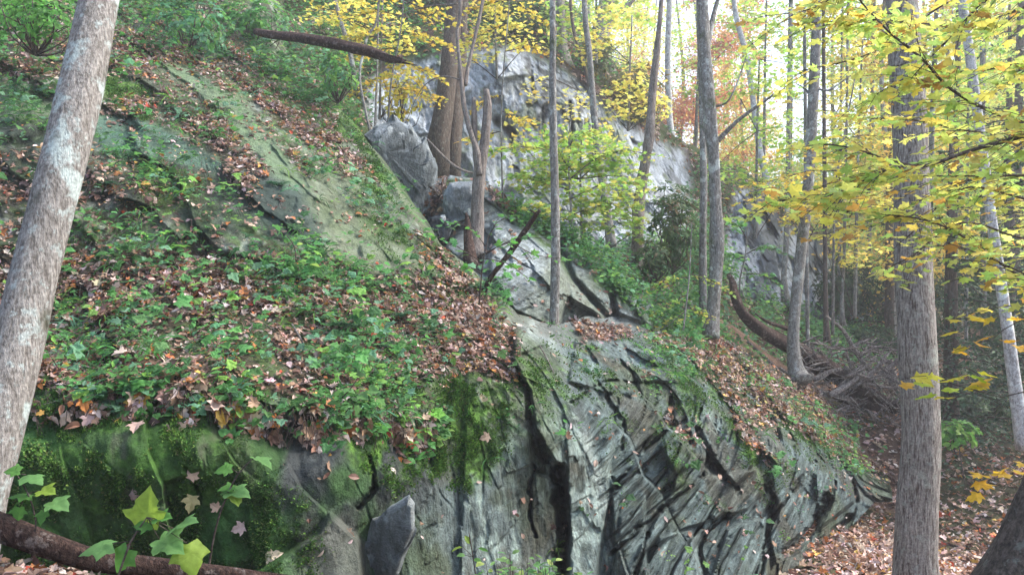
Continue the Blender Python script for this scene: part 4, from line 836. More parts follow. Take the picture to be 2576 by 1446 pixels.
tree('dead_snag', 'dead barkless snag, ragged and reddish grey, beside the rhododendron', 'dead tree', 'bark_snag',
     [(1682, -320, 14.7, 6), (1664, 0, 14.6, 11), (1650, 140, 14.6, 16), (1640, 250, 14.6, 20), (1632, 350, 14.5, 24), (1616, 450, 14.5, 27), (1606, 540, 14.4, 27), (1604, 620, 14.3, 30), (1602, 690, 14.2, 36)], segs=12, step=.07, rough=.22)
tree('mossy_tree', 'brown-grey trunk with moss collars and one upswept side branch above the slabs', 'tree', 'bark_mid',
     [(1785, -500, 12.7, 20), (1765, -200, 12.7, 26), (1766, 0, 12.7, 29), (1776, 160, 12.65, 31), (1786, 300, 12.6, 34), (1796, 420, 12.6, 30), (1800, 520, 12.6, 31), (1803, 600, 12.6, 38), (1802, 660, 12.6, 34), (1795, 760, 12.55, 32), (1788, 850, 12.5, 44)],
     [[(1975, 222, 12.2, 3), (1930, 250, 12.3, 6), (1880, 285, 12.4, 8), (1840, 318, 12.5, 10), (1805, 355, 12.6, 13)],
      [(1880, 135, 12.5, 2), (1850, 220, 12.6, 4), (1826, 260, 12.6, 5), (1796, 268, 12.6, 8)],
      [(1825, -60, 13, 7), (1800, 20, 12.9, 11), (1788, 70, 12.8, 14), (1776, 130, 12.7, 17)]], segs=18, step=.08, rough=.10)
for a, b in ((405, 42), (602, 46)):
    p0 = PW(1797, a, 12.6)
tree('slim_tree', 'thin grey trunk standing hard behind the mossy-collared one', 'tree', 'bark_mid',
     [(1752, -400, 14.4, 12), (1758, 0, 14.3, 14), (1766, 250, 14.3, 16), (1770, 450, 14.2, 18), (1768, 600, 14.1, 18), (1768, 800, 14, 22)], segs=12, step=.1)
tree('young_tree', 'smooth grey trunk leaning left over the rotting log with a flared foot', 'tree', 'bark_mid',
     [(2062, -300, 14.6, 18), (2056, 0, 14.5, 22), (2046, 240, 14.4, 26), (2032, 480, 14.3, 27), (2012, 660, 14.2, 27), (1998, 800, 14.1, 28), (1996, 880, 14.05, 32), (2004, 935, 14, 46), (2016, 960, 13.9, 70)],
     [[(2140, 190, 14.2, 2), (2085, 228, 14.3, 5), (2060, 225, 14.35, 7), (2046, 250, 14.4, 9)], [(2002, 210, 14.5, 2), (2030, 228, 14.4, 5), (2044, 262, 14.4, 7)]], segs=16, step=.1, rough=.06)
tree('pale_tree', 'slim whitish trunk rising out of the far pale rocks into the bright gap', 'tree', 'bark_white',
     [(1830, -300, 25, 12), (1846, 0, 25, 13), (1880, 150, 24.8, 14), (1898, 280, 24.6, 15), (1912, 380, 24.4, 16), (1936, 480, 24, 18)], segs=10, step=.2)
tree('pale_tree', 'white-barked trunk on the hill crest in front of the reddish foliage', 'tree', 'bark_white',
     [(1690, -300, 27, 12), (1684, 0, 27, 14), (1680, 160, 27, 15), (1684, 280, 26.8, 16), (1690, 350, 26.5, 18)], segs=10, step=.2)
tree('pale_tree', 'pale trunk half hidden in leaves at the top of the upper left slope', 'tree', 'bark_white',
     [(636, -300, 16, 26), (640, 0, 16, 30), (646, 70, 16, 32), (652, 150, 15.8, 34)], segs=12, step=.15)
tree('crest_tree', 'stout brown trunk with a swollen foot on the brow of the cliff', 'tree', 'bark_ridge',
     [(1406, -400, 23, 20), (1408, 0, 23, 24), (1412, 90, 23, 26), (1420, 150, 22.8, 34), (1432, 190, 22.6, 46)], segs=14, step=.15)
tree('crest_tree', 'leaning grey trunk crossing the bright sky above the cliff brow', 'tree', 'bark_ridge',
     [(1570, -200, 26, 40), (1530, 0, 26, 44), (1505, 110, 26, 50), (1490, 200, 25.5, 60)], [[(1640, -120, 26, 8), (1590, 0, 26, 14), (1520, 60, 26, 20)]], segs=14, step=.2)
tree('birch_tree', 'white birch trunk slanting down to the right among dark evergreens', 'tree', 'bark_white',
     [(2380, -300, 12.4, 20), (2420, 0, 12.3, 22), (2455, 250, 12.2, 23), (2495, 560, 12.1, 25), (2525, 760, 12, 28), (2550, 950, 12, 30), (2575, 1130, 12, 34)], segs=14, step=.12)
# slim trunks standing in the far wood and the gully
mids = [(2078, 330, 800, 17, 17, 'bark_dark', 'dark thin trunk behind the debris heap with a torn pale strip'), (2118, 420, 760, 19, 12, 'bark_mid', 'thin upright grey stem right of the dark torn one'),
        (1972, 420, 700, 23, 20, 'bark_mid', 'grey trunk in front of the far dark rocks'), (2035, 600, 900, 17.5, 16, 'bark_mid', 'short grey trunk directly behind the leaning smooth tree'), (2390, 300, 980, 20, 26, 'bark_dark', 'dark furrowed trunk behind the broad straight one'),
        (2185, 200, 640, 26, 18, 'bark_mid', 'hazy grey trunk above the debris heap'), (2476, 380, 900, 22, 20, 'bark_mid', 'grey trunk among hemlock boughs'), (1985, 150, 520, 30, 20, 'bark_mid', 'straight hazy trunk below the crest of the far slope'),
        (2340, 0, 520, 18, 20, 'bark_mid', 'grey trunk behind yellow boughs, crossing the broad trunk top'), (2540, 480, 960, 26, 34, 'bark_dark', 'wide dim trunk deep among evergreens near the birch')]
for x_, y0, y1, d_, w_, bk, lb in mids:
    ln = random.uniform(-30, 30)
    tree('forest_tree', lb, 'tree', bk, [(x_-ln*1.5, -350, d_+.3, w_*.4), (x_-ln, 0, d_+.2, w_*.5), (x_-ln*.4, (y0+y1)/2, d_+.1, w_*.62), (x_, y1, d_, w_*.75), (x_+4, y1+60, d_, w_*1.3)], segs=10, step=.2, rough=.08)
# thin saplings of the upper slope
for k, (rows, lb) in enumerate(([[(960, -150, 14, 4), (950, 40, 14, 5), (925, 90, 14, 7), (915, 130, 13.9, 7), (905, 200, 13.8, 6), (930, 330, 13.5, 7)], 'crooked pale sapling stem above the end of the hanging log'], [[(952, -100, 15, 4), (950, 120, 14.8, 5), (946, 260, 14.5, 6), (942, 345, 14.2, 7)], 'straight whitish sapling stem left of the massive trunk'],
        [[(1430, -100, 21, 6), (1440, 60, 20.8, 8), (1468, 160, 20.5, 9), (1490, 240, 20.2, 11)], 'black thin stem curving down over the cliff brow'], [[(2330, 690, 12.5, 2), (2300, 780, 12.4, 4), (2262, 860, 12.2, 5)], 'bare twiggy sapling beyond the broad trunk'], [[(820, -100, 15, 8), (850, 30, 15, 10), (880, 130, 14.6, 12), (900, 240, 14.2, 14)], 'grey sapling trunk left of the crooked one'])):
    tree('sapling', lb, 'sapling', 'bark_mid' if k != 2 else 'bark_dark', rows, segs=7, step=.1, rough=.1, part='stem')

# ================================================================== logs, snapped branches and the debris heap
def log(name, label, rows, mat='dead_wood', segs=14, step=.05, rough=.16, jag=.12, stubs=(), cat='log', group=None, part='branch_stub'):
    p = pxp(rows); base = p[-1, :3]-[0, 0, p[-1, 3]]
    if stubs:
        r_ = empty(name, base, label, cat, group); mb = MB(); tube(mb, p, segs, step, rough, len(rows)+int(rows[0][0]), jag); mb.build('log_body', M[mat], r_, base)
        for k, s_ in enumerate(stubs): mb = MB(); tube(mb, pxp(s_), 7, step, rough, k, .03); mb.build(part, M[mat], r_, base)
        return r_
    mb = MB(); tube(mb, p, segs, step, rough, int(rows[0][0]), jag); o = mb.build(name, M[mat], None, base); return tag(o, label, cat, group)
log('fallen_log', 'dark wet log lying under the seedlings in the bottom corner', [(-260, 1230, 3.25, 74), (0, 1325, 3.3, 66), (130, 1372, 3.35, 62), (250, 1408, 3.4, 56), (400, 1425, 3.5, 50), (560, 1440, 3.6, 36), (690, 1452, 3.7, 20)], segs=20, rough=.12)
log('hanging_log', 'weathered log with a splintered end jutting over the upper slope', [(640, 80, 12.6, 14), (680, 88, 12.5, 20), (760, 96, 12.3, 24), (850, 112, 12.1, 27), (930, 130, 11.9, 26), (985, 150, 11.8, 20), (1010, 155, 11.7, 8)], mat='dead_wood', jag=.5, stubs=[[(1022, 152, 11.7, 2), (990, 143, 11.75, 6), (960, 136, 11.8, 9)]], part='splinter')
log('rotting_log', 'thick rotting log with a curved upturned end on the ridge behind the slabs', [(1832, 690, 14.8, 10), (1843, 712, 14.7, 16), (1850, 750, 14.5, 21), (1872, 792, 14.4, 24), (1910, 825, 14.6, 32), (1965, 858, 14.9, 38), (2030, 900, 15.2, 42), (2080, 940, 15.2, 34)], stubs=[[(1900, 788, 14.6, 4), (1930, 808, 14.7, 8), (1985, 828, 14.9, 12)]])
log('broken_branch', 'snapped brown branch propped upright across the middle rocks', [(1358, 528, 9.0, 8), (1345, 545, 9.05, 12), (1318, 585, 9.1, 15), (1290, 625, 9.15, 16), (1262, 662, 9.2, 15), (1235, 698, 9.25, 14), (1222, 725, 9.3, 16)], segs=10, stubs=[[(1334, 528, 9, 3), (1346, 536, 9.05, 6), (1350, 545, 9.05, 6)]], cat='branch')
gr_ = 'logs and branches of the debris heap'
def gd(x_, y_, up=0.0):
    a, b, c_ = gat(x_, y_); return b
heap = [('decayed trunk with torn root end in the debris heap', [(2040, 900, 0, 34), (2110, 940, 0, 36), (2180, 985, 0, 38), (2270, 1035, 0, 34)]), ('thick black log lowest in the debris heap by the broad trunk', [(2100, 990, 0, 34), (2170, 1010, 0, 40), (2230, 1022, 0, 38), (2285, 1040, 0, 30)]),
        ('long pale branch arching down onto the debris heap', [(2078, 795, 0, 5), (2120, 830, 0, 8), (2150, 880, 0, 10), (2180, 925, 0, 10), (2200, 965, 0, 8)]), ('grey branch lying low across the heap toward the roots', [(1960, 925, 0, 7), (2020, 965, 0, 9), (2080, 990, 0, 10), (2140, 1005, 0, 8)]),
        ('forked stick on top of the heap pointing at the broad trunk', [(2150, 965, 0, 8), (2190, 955, 0, 10), (2230, 930, 0, 12), (2262, 905, 0, 14)]), ('short upright stub sticking out of the heap', [(2128, 890, 0, 8), (2140, 920, 0, 10), (2150, 945, 0, 10)]),
        ('thin stick leaning from the far side of the heap', [(2040, 845, 0, 4), (2085, 875, 0, 5), (2140, 880, 0, 5), (2200, 900, 0, 5)]), ('grey pole on the near edge of the heap along the ridge', [(1880, 858, 0, 8), (1930, 905, 0, 9), (1985, 958, 0, 9), (2010, 990, 0, 7)]),
        ('pale split log end against the broad trunk foot of the heap', [(2235, 905, 0, 20), (2245, 950, 0, 26), (2250, 990, 0, 26)]), ('thin dark pole running down the far edge of the ridge', [(2020, 1000, 0, 5), (2090, 1050, 0, 6), (2160, 1100, 0, 6)]),
        ('black stick lying on the mossy end of the ridge', [(2195, 1168, 0, 6), (2225, 1190, 0, 9), (2262, 1218, 0, 8)])]
for k, (lb, rows) in enumerate(heap):
    dd = [14.2+.6*((x_-1880)/400)+k*.06 for x_, *_ in rows] if k != 10 else [13.6]*len(rows)
    if k in (0, 1, 8): dd = [15.0+.1*k]*len(rows)
    log('dead_branch', lb, [(x_, y_, d_, w_) for (x_, y_, _, w_), d_ in zip(rows, dd)], segs=9, rough=.2, cat='branch', group=gr_, mat='dead_wood' if k in (0, 1, 10) else 'drift')
for k in range(10):
    x_, y_ = random.uniform(2030, 2190), random.uniform(890, 1010); L = random.uniform(60, 120); a = random.choice((.45, .6, .3, -.5, -.8))+random.uniform(-.1, .1); d_ = random.uniform(14.4, 15.0); w_ = random.uniform(9, 17)
    log('dead_branch', 'weathered grey limb lying crosswise in the debris heap', [(x_, y_, d_, w_), (x_+L*.5*math.cos(a), y_+L*.5*math.sin(a)+random.uniform(-8, 8), d_+.05, w_*.85), (x_+L*math.cos(a), y_+L*math.sin(a), d_+.1, w_*.6)], segs=8, rough=.2, cat='branch', group=gr_, mat='drift')
mb = MB()
for k in range(420):
    x_, y_ = random.uniform(1990, 2275), random.uniform(860, 1070); L = random.uniform(20, 70); a = random.uniform(-1.1, 1.1); d_ = random.uniform(14.2, 15.6)
    if y_ < 780+(x_-1950)*.25: continue
    wd_ = random.choice((2.5, 3, 3, 4, 7)); tube(mb, pxp([(x_, y_, d_, wd_), (x_+L*.5*math.cos(a)+random.uniform(-8, 8), y_+L*.5*math.sin(a), d_+.05, wd_*.8), (x_+L*math.cos(a), y_+L*math.sin(a), d_+random.uniform(-.3, .3), 1.2)]), 4, .12, 0, k)
tag(mb.build('brushwood', M['drift']), 'tangle of thin dead twigs woven through the debris heap', 'brushwood', None, 'stuff')
for lb, rows in (('dark stick on the litter right of the broad trunk', [(2360, 1335, 0, 8), (2410, 1328, 0, 10), (2475, 1330, 0, 7)]), ('black stick lying left of the broad trunk foot', [(2205, 1400, 0, 8), (2235, 1425, 0, 10), (2262, 1440, 0, 9)]), ('short stick touching the right side of the broad trunk', [(2345, 1372, 0, 7), (2375, 1368, 0, 9), (2400, 1372, 0, 5)]), ('long thin twig on the litter below the rock foot', [(2020, 1432, 0, 3), (2100, 1420, 0, 4), (2180, 1388, 0, 3)])):
    rr = []
    for x_, y_, _, w_ in rows:
        rr.append((x_, y_, gd(x_, y_)-.02, w_))
    log('fallen_stick', lb, rr, segs=8, step=.08, cat='stick', group='sticks lying on the valley floor')
# small sticks on the near slope
for lb, rows, o_ in (('straight thin stick stuck against the pale rock knob', [(1358, 870, 0, 3), (1375, 900, 0, 4), (1392, 935, 0, 3)], .1), ('curved bare root lying below the massive trunk', [(1075, 350, 0, 4), (1120, 398, 0, 6), (1155, 425, 0, 6), (1190, 436, 0, 4)], 1.0), ('pale stripped stick standing in the litter of the ledge', [(735, 815, 0, 4), (750, 840, 0, 6), (765, 868, 0, 4)], .15)):
    rr = []
    for x_, y_, _, w_ in rows:
        i, j = A.at(x_, y_); rr.append((x_, y_, A.d[i, j]-o_ if 'root' not in lb else 13.4, w_))
    log('fallen_stick', lb, rr, 'bark_snag', segs=7, step=.06, cat='stick')

# ================================================================== boulders
def boulder(name, label, outline, d, thick, tilt, colr, seed, cat='boulder', big=1.0):
    """a rounded, faceted rock: the outline is its front rim, it bulges toward the viewer and is closed behind"""
    o_ = np.array(outline, float); c_ = o_.mean(0); n_r = 60; n_a = 160
    per = np.r_[o_, o_[:1]]; L = np.r_[0, np.cumsum(np.hypot(*np.diff(per, axis=0).T))]; t = np.linspace(0, L[-1], n_a, endpoint=False)
    rx, ry = np.interp(t, L, per[:, 0]), np.interp(t, L, per[:, 1])
    ph = np.linspace(.02, np.pi-.02, n_r)[:, None]
    s_ = np.sin(ph)**.2; qx = c_[0]+(rx-c_[0])[None]*s_; qy = c_[1]+(ry-c_[1])[None]*s_
    dep = d-np.cos(ph)*thick+tilt[0]*(qx-c_[0])/100+tilt[1]*(qy-c_[1])/100
    P_ = PW(qx, qy, dep); x, y, z = P_[..., 0], P_[..., 1], P_[..., 2]
    q, e, h, _ = facets(P_, 55, .55*big, .3*big, seed, .9, .03, .3); nn = fbm(x*2, y*2, z*2, 4, seed)
    fr = (P_-P_.reshape(-1, 3).mean(0)); fr /= np.linalg.norm(fr, axis=-1)[..., None]
    P_ = P_+fr*(.075*big*q+.05*(nn-.5)+.04*(fbm(x*9, y*9, z*9, 3, seed)-.5))[..., None]
    c1, c2 = colr; cc = mix(np.zeros(x.shape+(3,))+np.array(c1), c2, sst(.45, .62, fbm(x*4, y*4, z*4, 5, seed+3)))
    cc = mix(cc, (.5, .54, .55), sst(.6, .68, fbm(x*9, y*9, z*9, 4, seed+4))*.8)
    i = np.arange(n_r-1)[:, None]*n_a; j = np.arange(n_a)[None]; jn = (j+1) % n_a
    mb = MB(); mb.add(P_.reshape(-1, 3), [(0, k, k+1) for k in range(1, n_a-1)], np.stack([i+j, i+n_a+j, i+n_a+jn, i+jn], -1).reshape(-1, 4), cc.reshape(-1, 3))
    b = P_.reshape(-1, 3); base = np.array([b[:, 0].mean(), b[:, 1].mean(), b[:, 2].min()])
    return tag(mb.build(name, M['block'], None, base, smooth=False), label, cat)
boulder('boulder', 'big rounded blue-grey boulder wedged behind the mossy ridge', [(914, 338), (945, 312), (990, 300), (1032, 316), (1062, 350), (1104, 425), (1110, 490), (1088, 528), (1070, 578), (1040, 570), (1000, 500), (930, 400)], 13.3, .6, (.5, .2), ((.15, .17, .18), (.25, .28, .30)), 501)
boulder('boulder', 'small squared grey block on the ledge beside the forked stump', [(1112, 490), (1130, 460), (1190, 455), (1205, 500), (1195, 560), (1120, 590)], 12.2, .4, (.2, .2), ((.20, .23, .25), (.30, .33, .36)), 502, 'rock', .6)
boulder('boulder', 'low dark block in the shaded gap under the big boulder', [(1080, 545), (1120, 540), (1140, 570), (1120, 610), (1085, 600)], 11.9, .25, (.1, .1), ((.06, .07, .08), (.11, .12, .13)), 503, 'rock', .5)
boulder('boulder', 'pale wedge rock capped with dead leaves at the foot of the green wall', [(935, 1300), (1030, 1246), (1044, 1262), (1046, 1330), (1015, 1400), (985, 1500), (880, 1520), (905, 1390)], 5.66, .22, (-.22, .1), ((.20, .215, .215), (.33, .355, .355)), 504, 'rock', .45)

# ================================================================== foliage near the camera: maple boughs from the right
def bough_tree(name, label, base, trunk, limbs, palt, ls, n_tw, tl, cat='tree', bark='bark_dark', tpls=MFLAT, per=.05, flat=.36, spread=1.0):
    root = empty(name, base, label, cat)
    mb = MB(); tube(mb, trunk, 12, .1, .06, 3); mb.build('trunk', M[bark], root, base)
    for k, l in enumerate(limbs):
        nt_, rows = l; p = pxp(rows); mb = MB(); tube(mb, p, 7, .07, .08, k); lf = MB()
        spray(lf, mb, p, int(nt_*2.6), tl, ls, palt, tpls, per=per, flat=flat, spread=spread)
        mb.build('branch', M['twig'], root, base); lf.build('foliage', M['leaf'], root, base, smooth=False)
    return root
bx_, by_ = 4.1, 4.3; bz_ = float(gz(bx_, by_))
bough_tree('maple_tree', 'yellow-green maple reaching dark leafy boughs in from the side, nearest foliage', (bx_, by_, bz_), [(bx_, by_, bz_-.2, .17), (bx_+.05, by_, 2.5, .14), (bx_-.05, by_+.1, 4.6, .11), (bx_, by_+.1, 7, .07)],
  [(13, [(2990, 180, 4.3, 22), (2760, 290, 4.2, 16), (2576, 342, 4.1, 12), (2442, 378, 4.1, 10), (2330, 416, 4.1, 8), (2252, 408, 4.15, 6), (2142, 372, 4.2, 4), (2040, 360, 4.3, 2)]),
   (10, [(2300, 416, 4.1, 6), (2235, 425, 4.1, 5), (2167, 457, 4.1, 4), (2067, 498, 4.1, 3), (1960, 500, 4.1, 2)]),
   (18, [(2900, 420, 4.4, 20), (2700, 340, 4.5, 14), (2576, 306, 4.4, 11), (2497, 282, 4.35, 9), (2392, 225, 4.3, 8), (2317, 146, 4.3, 7), (2242, 86, 4.3, 6), (2170, 10, 4.3, 4), (2120, -60, 4.3, 3)]),
   (9, [(2900, 430, 4.6, 10), (2576, 441, 4.6, 6), (2367, 443, 4.6, 4.5), (2257, 440, 4.6, 3), (2150, 420, 4.6, 2)]),
   (15, [(2850, 860, 4.5, 12), (2576, 702, 4.5, 7), (2417, 592, 4.5, 5), (2317, 551, 4.5, 4), (2192, 537, 4.5, 3), (2077, 525, 4.5, 2)]),
   (15, [(2800, -40, 4.6, 12), (2576, 20, 4.6, 8), (2440, 70, 4.6, 6), (2330, 60, 4.7, 5), (2180, 50, 4.8, 4), (2020, 60, 4.9, 2)]),
   (12, [(2800, 120, 4.9, 12), (2576, 160, 4.9, 8), (2440, 180, 4.9, 6), (2300, 190, 4.9, 5), (2190, 250, 4.9, 3)]),
   (12, [(2800, 560, 5.1, 9), (2576, 500, 5.1, 6), (2440, 470, 5.1, 5), (2360, 520, 5.1, 3), (2280, 600, 5.1, 2)]),
   (8, [(2800, -180, 4.2, 9), (2600, -90, 4.2, 7), (2480, 0, 4.2, 5), (2420, 60, 4.2, 3), (2370, 120, 4.2, 2)]),
   (10, [(2800, 250, 5.4, 9), (2576, 330, 5.4, 6), (2440, 330, 5.4, 5), (2280, 300, 5.4, 4), (2100, 300, 5.5, 2)]),
   (10, [(2800, -120, 5.2, 9), (2576, -20, 5.2, 6), (2400, 0, 5.2, 5), (2200, 130, 5.2, 4), (2010, 180, 5.3, 2)]),
   (9, [(2800, 640, 5.6, 9), (2576, 600, 5.6, 6), (2420, 560, 5.6, 5), (2300, 640, 5.6, 3), (2220, 680, 5.6, 2)]),
   (8, [(2250, -200, 4.6, 7), (2150, -60, 4.6, 5), (2050, 20, 4.6, 4), (1930, 40, 4.6, 2)]),
   (3, [(2800, 800, 3.9, 6), (2600, 700, 3.9, 4.5), (2470, 640, 3.9, 3), (2380, 610, 3.9, 2)])],
  YELLOWS, .074, 10, .54)
# low drooping sprigs of the same kind: few leaves, each sprig hangs from a limb outside the frame
def leafset(mb, pts, d, ls, palt, tpls=MFLAT, flat=.25):
    P_ = PW([a for a, b in pts], [b for a, b in pts], d+rng.normal(size=len(pts))*.08)
    U_ = rng.normal(size=P_.shape); U_[:, 2] = -.25; Nn_ = np.tile(UP, (len(pts), 1))+rng.normal(size=P_.shape)*flat
    leaves(mb, P_, Nn_, ls*rng.uniform(.8, 1.15, len(pts)), pal(len(pts), *palt, jit=.08), tpls, U=U_)
root = empty('maple_tree', (bx_+.6, 3.4, 1.0), 'thin low maple sprigs with scattered yellow-green leaves crossing the broad trunk', 'tree')
mb = MB(); lf = MB()
for rows in ([(2900, 800, 4, 8), (2576, 985, 4, 3), (2450, 980, 4, 2.4), (2330, 945, 4, 2), (2265, 955, 4, 1.5)], [(2900, 950, 4.2, 6), (2576, 1200, 4.2, 2.5), (2500, 1215, 4.2, 1.5), (2450, 1210, 4.2, 1.2)], [(2900, 700, 4.3, 6), (2576, 800, 4.3, 3), (2500, 850, 4.3, 2), (2400, 880, 4.3, 1.5)]):
    tube(mb, pxp(rows), 5, .08, .08, 2)
mb.build('branch', M['twig'], root, root.location)
leafset(lf, [(2272, 975), (2300, 945), (2335, 950), (2310, 968), (2345, 998), (2375, 960), (2410, 950), (2440, 945), (2400, 985), (2455, 960), (2385, 1002), (2430, 975), (2470, 942)], 4.0, .095, ([(.55, .52, .05), (.40, .55, .05), (.30, .50, .05), (.55, .36, .05)], [3, 4, 3, 1]))
leafset(lf, [(2450, 1215), (2475, 1195), (2470, 1245), (2500, 1190), (2530, 1180), (2560, 1190), (2480, 1220), (2576, 1165), (2540, 1200)], 4.2, .09, ([(.75, .50, .04), (.65, .42, .04)], [3, 1]))
leafset(lf, [(2410, 805), (2440, 800), (2400, 885), (2430, 888), (2465, 870), (2480, 810), (2560, 870), (2540, 862), (2470, 855), (2400, 838), (2500, 800), (2576, 880), (2555, 800)], 4.3, .09, ([(.72, .42, .04), (.65, .55, .05)], [2, 2]))
lf.build('foliage', M['leaf'], root, root.location, smooth=False)

# understory trees before the cliff
def under(name, label, px0, py0, d, trunk, limbs, palt, ls, tl, n_tw, w0=6, tpls=MFLAT, per=.09, flat=.4, cat='tree', twr=.003, leafm='leaf', bark='bark_mid'):
    rows = [(a, b, d+c_, w_) for a, b, c_, w_ in trunk]; p = pxp(rows); base = p[-1, :3]; root = empty(name, base, label, cat)
    mb = MB(); tube(mb, p, 7, .1, .08, 5); mb.build('trunk', M[bark], root, base); lf = MB()
    for k, l in enumerate(limbs):
        tw = MB(); q = pxp([(a, b, d+c_, w_) for a, b, c_, w_ in l]); tube(tw, q, 5, .12, .08, k); spray(lf, tw, q, int(n_tw*(1.9 if name == 'understory_maple' else 1.2)), tl, ls, palt, tpls, per=per, flat=flat, twr=twr); tw.build('branch', M['twig'], root, base)
    lf.build('foliage', M[leafm], root, base, smooth=False); return root
YG = ([(.42, .52, .10), (.30, .50, .10), (.62, .56, .12), (.24, .42, .10)], [3, 4, 3, 2])
YO = ([(.62, .50, .08), (.60, .42, .07), (.50, .50, .09)], [4, 2, 3])
under('understory_maple', 'bushy yellow-green young maple in front of the cliff base', 0, 0, 13.0, [(1440, 250, 0, 2), (1430, 380, 0, 4), (1435, 500, 0, 6), (1445, 660, 0, 8)],
  [[(1435, 420, 0, 4), (1380, 380, -.3, 3), (1320, 370, -.5, 2), (1250, 375, -.6, 1)], [(1435, 450, 0, 4), (1500, 400, .3, 3), (1570, 380, .5, 2), (1640, 390, .6, 1)], [(1435, 480, 0, 4), (1360, 450, .2, 3), (1290, 440, .4, 1.5)],
   [(1437, 500, 0, 4), (1500, 470, -.3, 3), (1560, 460, -.5, 2), (1620, 460, -.6, 1)], [(1440, 540, 0, 4), (1500, 520, .3, 3), (1580, 510, .5, 1)], [(1432, 400, 0, 4), (1440, 350, 0, 3), (1480, 330, .3, 2)], [(1440, 560, 0, 3), (1380, 530, -.4, 2), (1330, 520, -.6, 1)], [(1440, 430, 0, 3), (1410, 390, -.4, 2), (1400, 340, -.7, 1)]], YG, .10, .62, 16)
under('understory_maple', 'airy yellow sapling arching left of the massive furrowed trunk', 0, 0, 14.5, [(1020, -100, 0, 3), (1010, 60, 0, 4), (985, 200, 0, 5), (975, 330, 0, 6)],
  [[(1012, 40, 0, 3), (950, 30, 0, 2), (880, 40, 0, 1), (800, 20, 0, 1)], [(1010, 80, 0, 3), (1060, 90, -.3, 2), (1120, 110, -.5, 1)], [(1000, 120, 0, 3), (930, 130, .2, 2), (870, 150, .3, 1)], [(995, 150, 0, 3), (1050, 170, -.3, 2), (1100, 190, -.4, 1)],
   [(990, 190, 0, 3), (940, 200, -.3, 2), (900, 230, -.5, 1)], [(985, 220, 0, 3), (1040, 230, .1, 2), (1090, 250, .2, 1)], [(1015, 0, 0, 3), (1060, 20, 0, 2), (1130, 40, 0, 1)], [(1010, 20, 0, 3), (960, -10, -.3, 2), (900, -20, -.6, 1)], [(985, 60, 0, 3), (930, 80, -.5, 2), (880, 90, -.8, 1)]], YO, .085, .5, 14, per=.08)
under('understory_maple', 'yellow-leaved branches hanging round the forked stump top', 0, 0, 12.6, [(1290, -80, 0, 3), (1275, 80, 0, 3), (1262, 250, 0, 4), (1262, 400, 0, 5), (1265, 500, 0, 5)],
  [[(1275, 60, 0, 3), (1220, 80, 0, 2), (1160, 100, 0, 1)], [(1270, 130, 0, 3), (1330, 120, 0, 2), (1390, 130, 0, 1)], [(1265, 240, 0, 3), (1230, 250, 0, 2), (1195, 270, 0, 1)], [(1264, 280, 0, 3), (1300, 300, 0, 2), (1320, 305, 0, 1)], [(1285, 0, 0, 3), (1230, 10, 0, 2), (1180, 30, 0, 1)], [(1262, 330, 0, 3), (1220, 340, .2, 2), (1180, 350, .3, 1)], [(1285, -10, 0, 3), (1330, 30, 0, 2), (1380, 60, 0, 1)]], YO, .085, .4, 8, per=.09)
under('understory_maple', 'pale yellow sapling whose leaves float before the far grey rocks', 0, 0, 13.5, [(2150, 200, 0, 3), (2120, 360, 0, 4), (2100, 500, 0, 5), (2095, 840, .6, 8)],
  [[(2110, 430, 0, 4), (2040, 430, 0, 3), (1960, 450, 0, 2), (1880, 470, 0, 1)], [(2105, 470, 0, 4), (2030, 480, -.3, 3), (1950, 490, -.5, 2), (1860, 510, -.6, 1)], [(2115, 380, 0, 3), (2050, 370, 0, 2), (1960, 385, 0, 1)], [(2105, 500, 0, 3), (2040, 530, .3, 2), (1980, 550, .5, 1)], [(2120, 350, 0, 3), (2180, 340, 0, 2), (2250, 350, 0, 1)], [(2105, 480, 0, 3), (2170, 490, 0, 2), (2240, 520, 0, 1)]], YO, .09, .55, 13, per=.085)
under('understory_maple', 'small bright green sapling leaning beside the upturned end of the rotting log', 0, 0, 15, [(1880, 560, 0, 2), (1875, 640, 0, 3), (1862, 700, 0, 4), (1860, 760, 0, 5)],
  [[(1875, 640, 0, 3), (1920, 620, 0, 2), (1960, 630, 0, 1)], [(1872, 660, 0, 3), (1840, 640, 0, 2), (1820, 650, 0, 1)], [(1870, 690, 0, 3), (1910, 690, 0, 2), (1950, 710, 0, 1)], [(1878, 600, 0, 3), (1860, 570, 0, 2), (1835, 560, 0, 1)]], GREENS, .10, .35, 9)
under('understory_maple', 'light green seedling tree arching over the slabs under the mossy-collared trunk', 0, 0, 12.2, [(1740, 560, 0, 2), (1735, 680, 0, 3), (1725, 780, -.2, 4), (1715, 860, -.4, 5)],
  [[(1735, 700, 0, 3), (1690, 700, 0, 2), (1650, 720, 0, 1)], [(1730, 740, 0, 3), (1690, 760, 0, 2), (1640, 790, 0, 1)], [(1735, 690, 0, 3), (1780, 700, 0, 2), (1830, 730, 0, 1)], [(1728, 780, 0, 3), (1690, 810, -.2, 2), (1660, 830, -.3, 1)], [(1730, 770, 0, 3), (1770, 790, 0, 2)]], YG, .075, .35, 9)
